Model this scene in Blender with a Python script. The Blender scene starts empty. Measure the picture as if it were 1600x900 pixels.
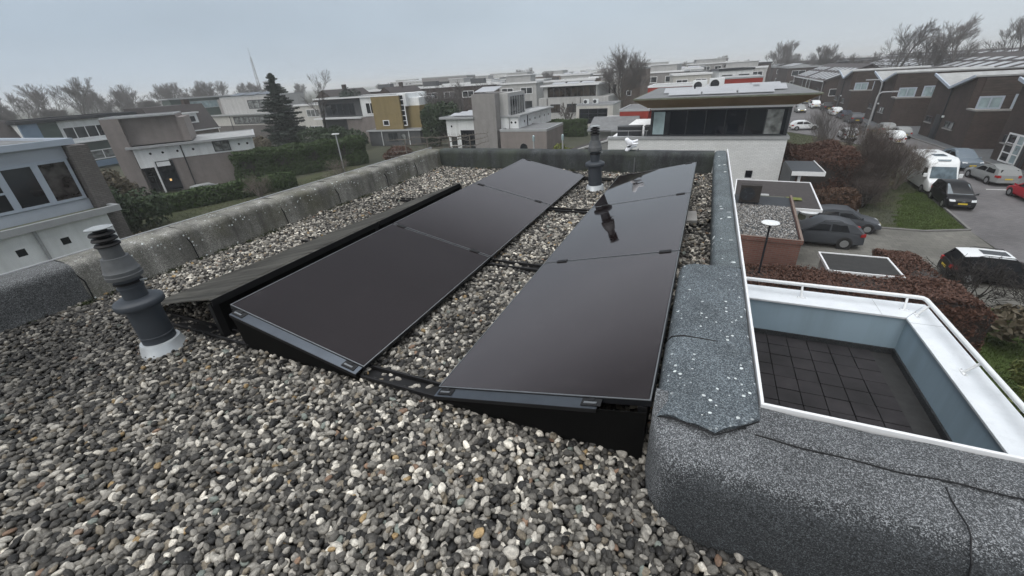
import bpy, math, random
import numpy as np
from mathutils import Vector, Matrix
from math import sin, cos, pi, radians as R

SC = bpy.context.scene
COL = SC.collection
RNG = random.Random(11)
GZ = -6.2                       # street level; the gravel of the roof is z = 0

# ------------------------------------------------------------------ camera
def make_camera():
    yaw, pit, rol, h, f = 0.4377, 0.4736, -0.0637, 1.6053, 646.2774
    fw = Vector((-sin(yaw)*cos(pit), cos(yaw)*cos(pit), -sin(pit)))
    r = Vector((cos(yaw), sin(yaw), 0)); u = r.cross(fw)
    r2 = r*cos(rol) + u*sin(rol); u2 = -r*sin(rol) + u*cos(rol)
    cd = bpy.data.cameras.new('camera'); cam = bpy.data.objects.new('camera', cd); COL.objects.link(cam)
    m = Matrix((r2, u2, -fw)).transposed().to_4x4(); m.translation = Vector((0, 0, h))
    cam.matrix_world = m
    cd.sensor_width = 36; cd.lens = f/1600*36; cd.clip_start = .05; cd.clip_end = 9000
    SC.camera = cam
make_camera()

# ------------------------------------------------------------------ sky, sun, exposure
def make_world():
    w = bpy.data.worlds.new('World'); SC.world = w; w.use_nodes = True
    nt = w.node_tree; nt.nodes.clear()
    N = nt.nodes.new; L = nt.links.new
    out = N('ShaderNodeOutputWorld'); bg = N('ShaderNodeBackground'); L(bg.outputs[0], out.inputs[0])
    sky = N('ShaderNodeTexSky'); sky.sky_type = 'NISHITA'; sky.sun_disc = False
    sky.sun_elevation = R(38); sky.sun_rotation = R(200); sky.dust_density = 4; sky.air_density = 1.5
    tc = N('ShaderNodeTexCoord'); sep = N('ShaderNodeSeparateXYZ'); L(tc.outputs['Generated'], sep.inputs[0])
    ramp = N('ShaderNodeValToRGB'); L(sep.outputs[2], ramp.inputs[0])
    e = ramp.color_ramp.elements
    # an overcast dome: bluish grey low down, then an invented dark band for the panel reflections, much brighter towards the zenith
    stops = [(0.0, (5.7, 6.3, 6.8)), (.10, (5.1, 5.85, 6.55)), (.22, (5.2, 5.8, 6.4)), (.33, (6.0, 6.4, 6.9)), (.43, (5.0, 5.3, 5.7)), (.54, (2.0, 2.15, 2.3)), (.79, (2.2, 2.35, 2.5)), (.88, (27.0, 27.2, 27.4)), (1.0, (42.0, 42.2, 42.4))]
    e[0].position = 0; e[0].color = (*stops[0][1], 1); e[1].position = 1; e[1].color = (*stops[-1][1], 1)
    for p, c in stops[1:-1]:
        k = e.new(p); k.color = (*c, 1)
    noi = N('ShaderNodeTexNoise'); noi.inputs['Scale'].default_value = 2.2; noi.inputs['Detail'].default_value = 4
    mp = N('ShaderNodeMapping'); mp.inputs['Scale'].default_value = (1, 1, 3.2); L(tc.outputs['Generated'], mp.inputs[0]); L(mp.outputs[0], noi.inputs['Vector'])
    mr = N('ShaderNodeMapRange'); mr.inputs[1].default_value = .3; mr.inputs[2].default_value = .7; mr.inputs[3].default_value = .93; mr.inputs[4].default_value = 1.07
    L(noi.outputs[0], mr.inputs[0])
    vm = N('ShaderNodeVectorMath'); vm.operation = 'SCALE'; L(ramp.outputs[0], vm.inputs[0]); L(mr.outputs[0], vm.inputs['Scale'])
    sx = N('ShaderNodeMapRange'); sx.inputs[1].default_value = -1; sx.inputs[2].default_value = .35; L(sep.outputs[0], sx.inputs[0])
    tint = N('ShaderNodeMix'); tint.data_type = 'RGBA'; tint.inputs[6].default_value = (.82, .87, .93, 1); tint.inputs[7].default_value = (1.03, 1.03, 1.03, 1); L(sx.outputs[0], tint.inputs[0])
    mul = N('ShaderNodeMix'); mul.data_type = 'RGBA'; mul.blend_type = 'MULTIPLY'; mul.inputs[0].default_value = 1; L(vm.outputs[0], mul.inputs[6]); L(tint.outputs[2], mul.inputs[7]); vm = mul
    mix = N('ShaderNodeMix'); mix.data_type = 'RGBA'; mix.inputs[0].default_value = .93
    L(sky.outputs[0], mix.inputs[6]); L(vm.outputs[2], mix.inputs[7])
    L(mix.outputs[2], bg.inputs[0]); bg.inputs[1].default_value = .1
make_world()
sd = bpy.data.lights.new('sun', 'SUN'); sd.energy = 1.35; sd.angle = R(50); sd.color = (1, .97, .93)
sun = bpy.data.objects.new('sun', sd); COL.objects.link(sun)
_d = Vector((sin(R(200))*cos(R(38)), cos(R(200))*cos(R(38)), sin(R(38))))
sun.rotation_euler = _d.to_track_quat('Z', 'Y').to_euler()
SC.view_settings.view_transform = 'Standard'; SC.view_settings.look = 'None'
SC.view_settings.exposure = 0.1; SC.view_settings.gamma = 1; SC.view_settings.use_curve_mapping = False
SC.render.engine = 'CYCLES'
SC.cycles.max_bounces = 6; SC.cycles.volume_bounces = 1; SC.cycles.use_denoising = True
SC.cycles.use_adaptive_sampling = True; SC.cycles.adaptive_threshold = .015
SC.cycles.sample_clamp_indirect = 8

# ------------------------------------------------------------------ materials
MAT = {}
class NB:
    """small node builder"""
    def __init__(s, name):
        s.m = bpy.data.materials.new(name); s.m.use_nodes = True; s.nt = s.m.node_tree
        s.b = s.nt.nodes['Principled BSDF']; s.tc = s.N('ShaderNodeTexCoord'); MAT[name] = s.m
    def N(s, t): return s.nt.nodes.new('ShaderNode'+t if not t.startswith('ShaderNode') else t)
    def L(s, a, b): s.nt.links.new(a, b)
    def noise(s, scale, detail=4, rough=.6, vec=None, stretch=None):
        n = s.N('TexNoise'); n.inputs['Scale'].default_value = scale; n.inputs['Detail'].default_value = detail; n.inputs['Roughness'].default_value = rough
        v = vec or s.tc.outputs['Object']
        if stretch:
            mp = s.N('Mapping'); mp.inputs['Scale'].default_value = stretch; s.L(v, mp.inputs[0]); v = mp.outputs[0]
        s.L(v, n.inputs['Vector']); return n.outputs[0]
    def ramp(s, fac, stops, interp='LINEAR'):
        r = s.N('ValToRGB'); s.L(fac, r.inputs[0]); e = r.color_ramp.elements; r.color_ramp.interpolation = interp
        def c4(c): return (c, c, c, 1) if isinstance(c, (int, float)) else (*c, 1)
        e[0].position = stops[0][0]; e[0].color = c4(stops[0][1]); e[1].position = stops[-1][0]; e[1].color = c4(stops[-1][1])
        for p, c in stops[1:-1]:
            k = e.new(p); k.color = c4(c)
        return r.outputs[0]
    def mix(s, fac, a, b, mode='MIX'):
        m = s.N('Mix'); m.data_type = 'RGBA'; m.blend_type = mode
        for sock, v in ((m.inputs[0], fac), (m.inputs[6], a), (m.inputs[7], b)):
            if hasattr(v, 'node'): s.L(v, sock)
            elif isinstance(v, (int, float)): sock.default_value = v if sock.type == 'VALUE' else (v, v, v, 1)
            else: sock.default_value = (*v, 1)
        return m.outputs[2]
    def bump(s, h, strength=.3, dist=.01):
        b = s.N('Bump'); b.inputs['Strength'].default_value = strength; b.inputs['Distance'].default_value = dist
        s.L(h, b.inputs['Height']); s.L(b.outputs[0], s.b.inputs['Normal'])
    def col(s, c):
        if hasattr(c, 'node'): s.L(c, s.b.inputs['Base Color'])
        else: s.b.inputs['Base Color'].default_value = (*c, 1)
    def set(s, rough=.7, spec=.5, metal=0, coat=0):
        s.b.inputs['Roughness'].default_value = rough; s.b.inputs['Specular IOR Level'].default_value = spec
        s.b.inputs['Metallic'].default_value = metal; s.b.inputs['Coat Weight'].default_value = coat; s.b.inputs['Coat Roughness'].default_value = .04

def mottled(name, c, var=.25, scale=3, rough=.75, bump=0, bscale=60, metal=0, spec=.4, coat=0, streak=None):
    b = NB(name); a = tuple(x*(1-var) for x in c); d = tuple(min(1, x*(1+var)) for x in c)
    k = b.ramp(b.noise(scale, 6, .65), [(.28, a), (.5, c), (.74, d)])
    if streak:
        s = b.ramp(b.noise(streak[0], 4, .6, stretch=(1, 1, .08)), [(.42, 0.0), (.68, 1.0)])
        m = b.N('Math'); m.operation = 'MULTIPLY'; m.inputs[1].default_value = streak[1]; b.L(s, m.inputs[0])
        k = b.mix(m.outputs[0], k, streak[2])
    b.col(k); b.set(rough, spec, metal, coat)
    if bump: b.bump(b.noise(bscale, 3, .6), bump, .004)
    return b.m

def bricks(name, c1, c2, mortar, bw=.22, bh=.065, ms=.010, var=.2, rough=.85):
    b = NB(name); sp = b.N('SeparateXYZ'); b.L(b.tc.outputs['Object'], sp.inputs[0])
    ad = b.N('Math'); ad.operation = 'ADD'; b.L(sp.outputs[0], ad.inputs[0]); b.L(sp.outputs[1], ad.inputs[1])
    cb = b.N('CombineXYZ'); b.L(ad.outputs[0], cb.inputs[0]); b.L(sp.outputs[2], cb.inputs[1])
    t = b.N('TexBrick'); b.L(cb.outputs[0], t.inputs[0]); t.inputs['Scale'].default_value = 1
    t.inputs['Brick Width'].default_value = bw; t.inputs['Row Height'].default_value = bh; t.inputs['Mortar Size'].default_value = ms
    t.inputs['Color1'].default_value = (*c1, 1); t.inputs['Color2'].default_value = (*c2, 1); t.inputs['Mortar'].default_value = (*mortar, 1)
    n = b.ramp(b.noise(.8, 6, .65), [(.3, 1-var), (.72, 1+var)])
    b.col(b.mix(1, t.outputs[0], n, 'MULTIPLY')); b.set(rough, .3); return b.m

# plain building stuff
mottled('white_render', (.74, .76, .77), .07, 1.2, .8, streak=(2.2, .35, (.42, .43, .42)))
mottled('cream_render', (.54, .53, .50), .08, 1.2, .8, streak=(2.2, .3, (.3, .3, .28)))
mottled('grey_render', (.25, .24, .235), .13, 1.4, .85, streak=(2.0, .3, (.15, .145, .14)))
mottled('pale_grey_render', (.43, .43, .425), .1, 1.2, .85, streak=(2.0, .3, (.22, .22, .215)))
mottled('warm_grey_render', (.225, .2, .19), .12, 1.4, .85, streak=(2.0, .3, (.14, .125, .12)))
mottled('dark_grey_render', (.075, .08, .085), .15, 1.4, .7)
mottled('ochre_cladding', (.215, .165, .075), .14, .8, .7, streak=(1.6, .45, (.16, .125, .05)))
mottled('brown_soffit', (.30, .205, .125), .12, .9, .6, streak=(1.2, .3, (.16, .11, .06)))
mottled('green_panel', (.06, .085, .075), .15, .8, .6)
mottled('blue_panel', (.17, .24, .33), .12, 1.0, .7)
mottled('red_render', (.26, .036, .026), .14, 1.2, .75)
mottled('dark_tile', (.042, .036, .036), .3, 6, .75, .4, 20)
mottled('roof_felt_far', (.15, .155, .16), .25, 2.5, .85)
mottled('moss_felt', (.13, .14, .105), .35, 2.2, .9)
mottled('pale_roof', (.31, .315, .315), .22, 1.5, .7)
mottled('white_trim', (.72, .73, .74), .05, 4, .4, spec=.5)
mottled('white_paint', (.74, .76, .77), .05, 5, .35, spec=.5, streak=(9, .12, (.5, .5, .48)))
mottled('grey_trim', (.33, .34, .35), .1, 3, .5)
mottled('dark_frame', (.022, .025, .03), .2, 4, .45)
mottled('blue_grey_frame', (.38, .43, .50), .06, 3, .45)
mottled('white_plastic', (.7, .72, .73), .05, 6, .4)
mottled('concrete', (.26, .255, .245), .18, 2.5, .85, .3, 30)
bricks('white_brick', (.72, .73, .73), (.64, .65, .65), (.52, .53, .53), .24, .075, .010, .07)
bricks('grey_brick', (.17, .155, .15), (.13, .12, .115), (.10, .095, .09), var=.18)
bricks('dark_brick', (.075, .053, .047), (.052, .038, .034), (.04, .034, .031), var=.25)
bricks('tan_brick', (.24, .19, .16), (.19, .15, .125), (.15, .13, .12))
bricks('red_brick', (.20, .092, .074), (.165, .076, .062), (.17, .13, .11), var=.2)
def wood_mat():
    b = NB('wood_cladding'); sp = b.N('SeparateXYZ'); b.L(b.tc.outputs['Object'], sp.inputs[0])
    w = b.N('Math'); w.operation = 'FRACT'; m = b.N('Math'); m.operation = 'MULTIPLY'; m.inputs[1].default_value = 5.2
    b.L(sp.outputs[2], m.inputs[0]); b.L(m.outputs[0], w.inputs[0])
    g = b.ramp(w.outputs[0], [(0, .35), (.1, 1), (.92, 1), (1, .35)])
    n = b.ramp(b.noise(1.2, 5, .6, stretch=(1, 1, 6)), [(.3, (.030, .023, .020)), (.7, (.075, .058, .05))])
    b.col(b.mix(1, n, g, 'MULTIPLY')); b.set(.75, .3)
wood_mat()
def glass_mat(name, c, rough=.04, var=.5, scale=.7):
    b = NB(name); b.col(b.ramp(b.noise(scale, 2, .5), [(.35, tuple(x*(1-var) for x in c)), (.65, tuple(x*(1+var) for x in c))])); b.set(rough, .6)
    b.bump(b.noise(1.5, 1), .03, .02); return b.m
glass_mat('window_glass', (.022, .026, .03)); glass_mat('curtained_glass', (.16, .17, .17), .08, .6, 2.2)
glass_mat('pale_glass', (.28, .36, .38), .06, .25, 1.2); glass_mat('brown_glass', (.03, .023, .018), .05, .8, 1.5)
glass_mat('reflecting_glass', (.04, .038, .037), .05, .9, 3.5); glass_mat('black_glass', (.006, .009, .014), .05, .3)
b = NB('lit_window'); b.col((.3, .2, .1)); b.b.inputs['Emission Color'].default_value = (1, .62, .25, 1); b.b.inputs['Emission Strength'].default_value = .8
b = NB('street_bulb'); b.col((.8, .8, .8)); b.b.inputs['Emission Color'].default_value = (1, .93, .8, 1); b.b.inputs['Emission Strength'].default_value = 1.2
b = NB('headlight_on'); b.col((.8, .8, .8)); b.b.inputs['Emission Color'].default_value = (1, .97, .92, 1); b.b.inputs['Emission Strength'].default_value = 1.6

# felt with mineral granules
def felt(name, base, hi, lich=0, scale=260, streak=0, moss=None, contrast=1):
    b = NB(name)
    v = b.N('TexVoronoi'); v.inputs['Scale'].default_value = scale; b.L(b.tc.outputs['Object'], v.inputs['Vector'])
    hs = b.N('SeparateColor'); b.L(v.outputs['Color'], hs.inputs[0])
    k = b.ramp(hs.outputs[0], [(.1, tuple(x*.45 for x in base)), (.55, base), (.8, hi), (1, tuple(min(1, x*1.6) for x in hi))])
    pt = b.ramp(b.noise(3.5, 6, .7), [(.3, .62), (.7, 1.35)])
    k = b.mix(.75, k, pt, 'MULTIPLY')
    if streak:
        s = b.ramp(b.noise(5, 5, .65, stretch=(1, 1, .12)), [(.35, 0.0), (.7, 1.0)])
        k = b.mix(s, k, tuple(x*.30 for x in base))
        s2 = b.ramp(b.noise(1.9, 6, .7), [(.44, 0.0), (.72, .9)]); k = b.mix(s2, k, moss or (.085, .082, .052))
    if lich:
        v2 = b.N('TexVoronoi'); v2.inputs['Scale'].default_value = lich; v2.inputs['Randomness'].default_value = 1; dn = b.N('TexNoise'); dn.inputs['Scale'].default_value = 60; dm = b.N('VectorMath'); dm.operation = 'SCALE'; dm.inputs['Scale'].default_value = .008; da = b.N('VectorMath'); b.L(b.tc.outputs['Object'], dn.inputs['Vector']); b.L(dn.outputs['Color'], dm.inputs[0]); b.L(b.tc.outputs['Object'], da.inputs[0]); b.L(dm.outputs[0], da.inputs[1]); b.L(da.outputs[0], v2.inputs['Vector'])
        h2 = b.N('SeparateColor'); b.L(v2.outputs['Color'], h2.inputs[0])
        rad = b.ramp(h2.outputs[0], [(.62, 0.0), (1, .33)])
        lt = b.N('Math'); lt.operation = 'LESS_THAN'; b.L(v2.outputs['Distance'], lt.inputs[0]); b.L(rad, lt.inputs[1])
        clus = b.ramp(b.noise(4, 3), [(.42, 0.0), (.55, 1.0)]); mm = b.N('Math'); mm.operation = 'MULTIPLY'; b.L(lt.outputs[0], mm.inputs[0]); b.L(clus, mm.inputs[1])
        k = b.mix(mm.outputs[0], k, (.62, .66, .66))
    b.col(k); b.set(.85, .35)
    b.bump(hs.outputs[0], .5, .0015); return b.m
felt('felt_blue_grey', (.078, .094, .108), (.135, .155, .168), lich=40)
felt('felt_speckled', (.075, .08, .085), (.22, .225, .23), lich=0, scale=230)
felt('felt_dark', (.028, .031, .034), (.065, .07, .075), scale=230)
felt('felt_weathered', (.235, .23, .21), (.33, .325, .30), lich=34, streak=1)
felt('felt_back', (.05, .056, .06), (.085, .092, .095), lich=0, streak=1, moss=(.05, .06, .045))
felt('felt_fresh', (.075, .078, .08), (.14, .145, .15), scale=260)
felt('felt_far_piece', (.085, .105, .116), (.14, .158, .166), lich=16)
mottled('deck_felt', (.03, .03, .03), .3, 6, .9)

# solar panel
b = NB('panel_glass')
k = b.ramp(b.noise(.9, 3, .5), [(.35, (.0060, .0034, .0034)), (.7, (.009, .0058, .0062))])
dirt = b.ramp(b.noise(7, 7, .75), [(.57, 0.0), (.80, .09)])
v2 = b.N('TexVoronoi'); v2.inputs['Scale'].default_value = 3.2; b.L(b.tc.outputs['Object'], v2.inputs['Vector'])
sp = b.N('Math'); sp.operation = 'LESS_THAN'; sp.inputs[1].default_value = .022; b.L(v2.outputs['Distance'], sp.inputs[0])
k = b.mix(dirt, k, (.30, .29, .28)); k = b.mix(sp.outputs[0], k, (.5, .5, .47))
sy = b.N('SeparateXYZ'); b.L(b.tc.outputs['Object'], sy.inputs[0])
def lines(axis, pitch, wd, off=0.0):
    m = b.N('Math'); m.operation = 'MULTIPLY_ADD'; m.inputs[1].default_value = 1/pitch; m.inputs[2].default_value = off; b.L(sy.outputs[axis], m.inputs[0]); f = b.N('Math'); f.operation = 'FRACT'; b.L(m.outputs[0], f.inputs[0])
    l = b.N('Math'); l.operation = 'LESS_THAN'; l.inputs[1].default_value = wd/pitch; b.L(f.outputs[0], l.inputs[0]); return l.outputs[0]
for ax, pt_, wd, off, c in ((0, .0105, .0012, 0, (.017, .013, .013)), (1, .0925, .003, 0, (.0055, .0042, .0044)), (0, .182, .003, 0, (.0055, .0042, .0044)), (1, 1.9, .007, .5018, (.05, .046, .046))): k = b.mix(lines(ax, pt_, wd, off), k, c)
b.col(k); b.set(.055, .5); b.b.inputs['IOR'].default_value = 2.15; b.b.inputs['Specular Tint'].default_value = (1, .89, .88, 1)
rr = b.ramp(b.noise(5, 5, .7), [(.3, .018), (.8, .07)]); b.L(rr, b.b.inputs['Roughness'])
mottled('sky_sheen_panel', (.36, .37, .39), .12, .8, .3)  # pale base colour carries the sky's reflection off distant roof panels
mottled('pale_blue_panel', (.42, .46, .52), .08, 1.0, .6)
b = NB('dusty_panel')
k = b.ramp(b.noise(3, 5, .6), [(.35, (.018, .017, .016)), (.7, (.05, .048, .044))]); st = b.ramp(b.noise(9, 4, .6, stretch=(.12, 1, 1)), [(.4, 0.0), (.75, .7)])
b.col(b.mix(st, k, (.10, .098, .09))); b.set(.22, .5)
mottled('panel_frame', (.018, .019, .022), .15, 8, .35, metal=.3)
mottled('panel_frame_edge', (.20, .21, .22), .1, 8, .4, metal=.6)
mottled('black_metal', (.005, .005, .006), .2, 8, .6)
mottled('plate_black', (.003, .003, .003), .2, 8, .8, spec=.12)
mottled('satin_metal', (.12, .135, .155), .16, 5, .3, metal=.8, streak=None)
b = NB('dusty_metal'); k = b.ramp(b.noise(3, 6, .65), [(.3, (.022, .021, .019)), (.7, (.048, .046, .041))])
st = b.ramp(b.noise(16, 4, .65, stretch=(.07, 1, .07)), [(.42, 0.0), (.72, .9)]); k = b.mix(st, k, (.095, .092, .082)); b.col(k); b.set(.8, .15)
mottled('flue_plastic', (.040, .047, .057), .12, 7, .5, .1, 40)
mottled('flue_faded', (.085, .09, .095), .2, 9, .6, .1, 40)
mottled('flue_collar', (.52, .55, .57), .14, 9, .4, .2, 20, metal=.35)
mottled('flue_cap', (.27, .29, .30), .2, 9, .5)
mottled('white_cloth', (.78, .8, .84), .04, 5, .6)
mottled('pale_blue_wall', (.34, .455, .54), .05, 1.2, .75, .15, 90, streak=(3.0, .4, (.23, .30, .34)))
def coping_white(): 
    b = NB('coping_white'); k = b.ramp(b.noise(2, 6, .6), [(.3, (.62, .65, .68)), (.7, (.74, .77, .80))])
    d = b.ramp(b.noise(9, 7, .8), [(.52, 0.0), (.82, .55)]); b.col(b.mix(d, k, (.40, .42, .43))); b.set(.32, .5)
coping_white()
def tiles_mat():
    b = NB('terrace_tile'); k = b.ramp(b.noise(2.2, 6, .7), [(.3, (.013, .0125, .013)), (.52, (.024, .022, .024)), (.66, (.032, .029, .031)), (.8, (.075, .071, .072))])
    b.col(k); b.set(.8, .3); b.bump(b.noise(120, 2), .5, .002)
tiles_mat()
# ground
def ground_mat(name, cols, scale, rough=.9, bump=.3, bs=40):
    b = NB(name); n = len(cols)
    k = b.ramp(b.noise(scale, 8, .65), [(.28+.46*i/(n-1), c) for i, c in enumerate(cols)])
    k = b.mix(.6, k, b.ramp(b.noise(scale*23, 4, .7), [(.3, .6), (.7, 1.4)]), 'MULTIPLY')
    b.col(k); b.set(rough, .3)
    if bump: b.bump(b.noise(bs, 4, .7), bump, .03)
ground_mat('earth', [(.030, .032, .020), (.045, .048, .03), (.07, .065, .05)], .05)
ground_mat('grass', [(.035, .050, .014), (.052, .078, .018), (.075, .105, .026)], .5, .9, .8, 25)
ground_mat('rough_grass', [(.030, .034, .016), (.045, .052, .022), (.06, .055, .035)], .7, .9, .8, 25)
def clinker(name, a, c, mort, bw=.21, bh=.105):
    b = NB(name); t = b.N('TexBrick'); b.L(b.tc.outputs['Object'], t.inputs[0]); t.inputs['Scale'].default_value = 1
    t.inputs['Brick Width'].default_value = bw; t.inputs['Row Height'].default_value = bh; t.inputs['Mortar Size'].default_value = .006
    t.inputs['Color1'].default_value = (*a, 1); t.inputs['Color2'].default_value = (*c, 1); t.inputs['Mortar'].default_value = (*mort, 1)
    n = b.ramp(b.noise(.35, 7, .65), [(.3, .75), (.7, 1.25)])
    b.col(b.mix(1, t.outputs[0], n, 'MULTIPLY')); b.set(.8, .35)
clinker('road_clinker', (.135, .13, .132), (.105, .10, .103), (.07, .068, .068))
clinker('drive_paving', (.15, .145, .13), (.115, .112, .10), (.065, .066, .055), .3, .3)
clinker('path_paving', (.10, .105, .11), (.082, .087, .092), (.055, .058, .06), .3, .3)
mottled('kerb_stone', (.15, .147, .142), .15, 3, .85)
mottled('road_mark', (.55, .55, .53), .2, 6, .8)
# plants
def leafy(name, cols, scale=9, rough=.65, spec=.3):
    b = NB(name); n = len(cols)
    k = b.ramp(b.noise(scale, 3, .8), [(.25+.5*i/(n-1), c) for i, c in enumerate(cols)], 'LINEAR'); b.col(k); b.set(rough, spec)
leafy('beech_leaf', [(.026, .013, .010), (.062, .030, .022), (.11, .057, .040), (.18, .108, .078)], 22)
leafy('beech_leaf_pale', [(.04, .023, .015), (.08, .045, .028), (.15, .09, .06)], 20)
leafy('conifer_hedge_leaf', [(.020, .038, .012), (.038, .066, .018), (.068, .10, .030)], 8)
leafy('evergreen_leaf', [(.010, .022, .010), (.022, .040, .016), (.045, .06, .025)], 8)
leafy('spruce_needle', [(.012, .020, .016), (.022, .034, .026), (.04, .052, .04)], 5)
leafy('laurel_leaf', [(.05, .065, .02), (.11, .13, .04), (.22, .22, .09)], 12)
leafy('yellow_green_leaf', [(.07, .09, .02), (.13, .15, .03), (.2, .2, .06)], 12)
leafy('palm_leaf', [(.02, .035, .012), (.04, .06, .02)], 8)
leafy('dry_shrub_leaf', [(.05, .045, .03), (.09, .075, .05), (.13, .11, .075)], 10)
mottled('bark', (.055, .047, .040), .3, 6, .9)
mottled('bark_pale', (.13, .115, .10), .3, 6, .9)
mottled('bark_dark', (.032, .028, .026), .3, 6, .9)
mottled('twig', (.070, .056, .050), .25, 6, .9)
mottled('twig_pale', (.17, .145, .125), .25, 6, .9)
mottled('twig_far', (.135, .125, .12), .25, 6, .9)  # paler than twig, with distance haze put into the colour
leafy('moss_leaf', [(.014, .020, .008), (.028, .036, .012), (.05, .058, .02)], 20)
# vehicles
def paint(name, c, coat=.25, rough=.4): 
    mottled(name, c, .05, 1.5, rough, spec=.18, coat=coat*.6)
paint('paint_black', (.007, .0075, .009)); paint('paint_silver', (.24, .25, .25), .5); paint('paint_white', (.66, .68, .69)); paint('paint_red', (.34, .012, .022))
paint('paint_dark_grey', (.055, .06, .068)); paint('paint_blue_grey', (.12, .15, .18)); paint('paint_navy', (.02, .027, .045))
mottled('tyre_rubber', (.014, .014, .014), .2, 9, .85); mottled('rim_alloy', (.33, .34, .35), .1, 9, .35, metal=.6)
mottled('car_plastic', (.02, .02, .022), .2, 9, .6); mottled('lamp_clear', (.6, .62, .64), .1, 20, .15); mottled('lamp_red', (.30, .012, .012), .2, 20, .2)
mottled('plate_yellow', (.6, .45, .04), .06, 12, .5); mottled('chrome', (.55, .56, .57), .1, 20, .2, metal=.8)
glass_mat('car_glass', (.008, .009, .011), .05, .3); MAT['car_glass'].node_tree.nodes['Principled BSDF'].inputs['Specular IOR Level'].default_value = .25; glass_mat('windscreen_glass', (.09, .12, .14), .08, .35, 2)
# ------------------------------------------------------------------ mesh helpers
class MB:
    """collects shapes; build() links them as ONE mesh object"""
    def __init__(s): s.v = []; s.f = []; s.mi = []; s.mats = []; s.sm = []
    def mid(s, m):
        if m not in s.mats: s.mats.append(m)
        return s.mats.index(m)
    def add(s, vs, fs, m, smooth=False):
        o = len(s.v); s.v += [tuple(p) for p in vs]; k = s.mid(m)
        for f in fs: s.f.append(tuple(i+o for i in f)); s.mi.append(k); s.sm.append(smooth)
        return s
    def box(s, x0, x1, y0, y1, z0, z1, m):
        vs = [(x, y, z) for z in (z0, z1) for y in (y0, y1) for x in (x0, x1)]
        return s.add(vs, [(0, 2, 3, 1), (4, 5, 7, 6), (0, 1, 5, 4), (2, 6, 7, 3), (0, 4, 6, 2), (1, 3, 7, 5)], m)
    def hexa(s, low, high, m):
        """box from four lower and four upper corners, counter-clockwise seen from above"""
        return s.add(list(low)+list(high), [(3, 2, 1, 0), (4, 5, 6, 7), (0, 1, 5, 4), (1, 2, 6, 5), (2, 3, 7, 6), (3, 0, 4, 7)], m)
    def quad(s, a, b, c, d, m): return s.add([a, b, c, d], [(0, 1, 2, 3)], m)
    def extrude_y(s, prof, y0, y1, m, smooth=False, cap=True):
        """profile of (x, z), counter-clockwise seen from -y, pulled along y"""
        n = len(prof); vs = [(x, y0, z) for x, z in prof]+[(x, y1, z) for x, z in prof]
        s.add(vs, [(i, (i+1) % n, n+(i+1) % n, n+i) for i in range(n)], m, smooth)
        if cap: s.add(vs, [tuple(range(n)), tuple(reversed(range(n, 2*n)))], m)
        return s
    def prism(s, poly, z0, z1, m, ztop=None):
        """plan polygon counter-clockwise, z0..z1 (ztop: per-corner heights)"""
        n = len(poly); vs = [(x, y, z0) for x, y in poly]+[(x, y, ztop[i] if ztop else z1) for i, (x, y) in enumerate(poly)]
        return s.add(vs, [tuple(reversed(range(n))), tuple(range(n, 2*n))]+[(i, (i+1) % n, n+(i+1) % n, n+i) for i in range(n)], m)
    def tube(s, p0, p1, r0, r1=None, n=8, m=None, caps=True):
        p0 = Vector(p0); p1 = Vector(p1); r1 = r0 if r1 is None else r1
        d = (p1-p0).normalized(); a = d.orthogonal().normalized(); b = d.cross(a)
        vs = [p0+(a*cos(2*pi*i/n)+b*sin(2*pi*i/n))*r0 for i in range(n)]+[p1+(a*cos(2*pi*i/n)+b*sin(2*pi*i/n))*r1 for i in range(n)]
        s.add(vs, [(i, (i+1) % n, n+(i+1) % n, n+i) for i in range(n)], m, True)
        if caps: s.add(vs, [tuple(reversed(range(n))), tuple(range(n, 2*n))], m)
        return s
    def path(s, pts, r, n=8, m=None):
        """one bent tube"""
        pts = [Vector(p) for p in pts]; vs = []; N = len(pts)
        for k, p in enumerate(pts):
            d = (pts[min(k+1, N-1)]-pts[max(k-1, 0)]).normalized()
            a = Vector((0, 0, 1)).cross(d); a = a.normalized() if a.length > 1e-3 else Vector((1, 0, 0)); b = d.cross(a)
            vs += [p+(a*cos(2*pi*i/n)+b*sin(2*pi*i/n))*r for i in range(n)]
        s.add(vs, [(k*n+i, k*n+(i+1) % n, (k+1)*n+(i+1) % n, (k+1)*n+i) for k in range(N-1) for i in range(n)], m, True)
        return s.add(vs, [tuple(reversed(range(n))), tuple(range((N-1)*n, N*n))], m)
    def lathe(s, prof, n, m, o=(0, 0, 0)):
        """profile of (r, z) from bottom to top"""
        vs = [(o[0]+r*cos(2*pi*i/n), o[1]+r*sin(2*pi*i/n), o[2]+z) for r, z in prof for i in range(n)]
        k = len(prof)
        s.add(vs, [(j*n+i, j*n+(i+1) % n, (j+1)*n+(i+1) % n, (j+1)*n+i) for j in range(k-1) for i in range(n)], m, True)
        return s.add(vs, [tuple(reversed(range(n))), tuple(range((k-1)*n, k*n))], m)
    def build(s, name, parent=None, bevel=0, seg=2, auto=35, loc=None):
        me = bpy.data.meshes.new(name); me.from_pydata(s.v, [], s.f)
        for m in s.mats: me.materials.append(MAT[m])
        me.polygons.foreach_set('material_index', s.mi); me.polygons.foreach_set('use_smooth', s.sm); me.update()
        if any(s.sm) and auto: me.set_sharp_from_angle(angle=R(auto))
        o = bpy.data.objects.new(name, me); COL.objects.link(o)
        if parent: o.parent = parent
        if loc: o.location = loc
        if bevel:
            b = o.modifiers.new('bevel', 'BEVEL'); b.width = bevel; b.segments = seg; b.limit_method = 'ANGLE'; b.angle_limit = R(40)
        return o

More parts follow.
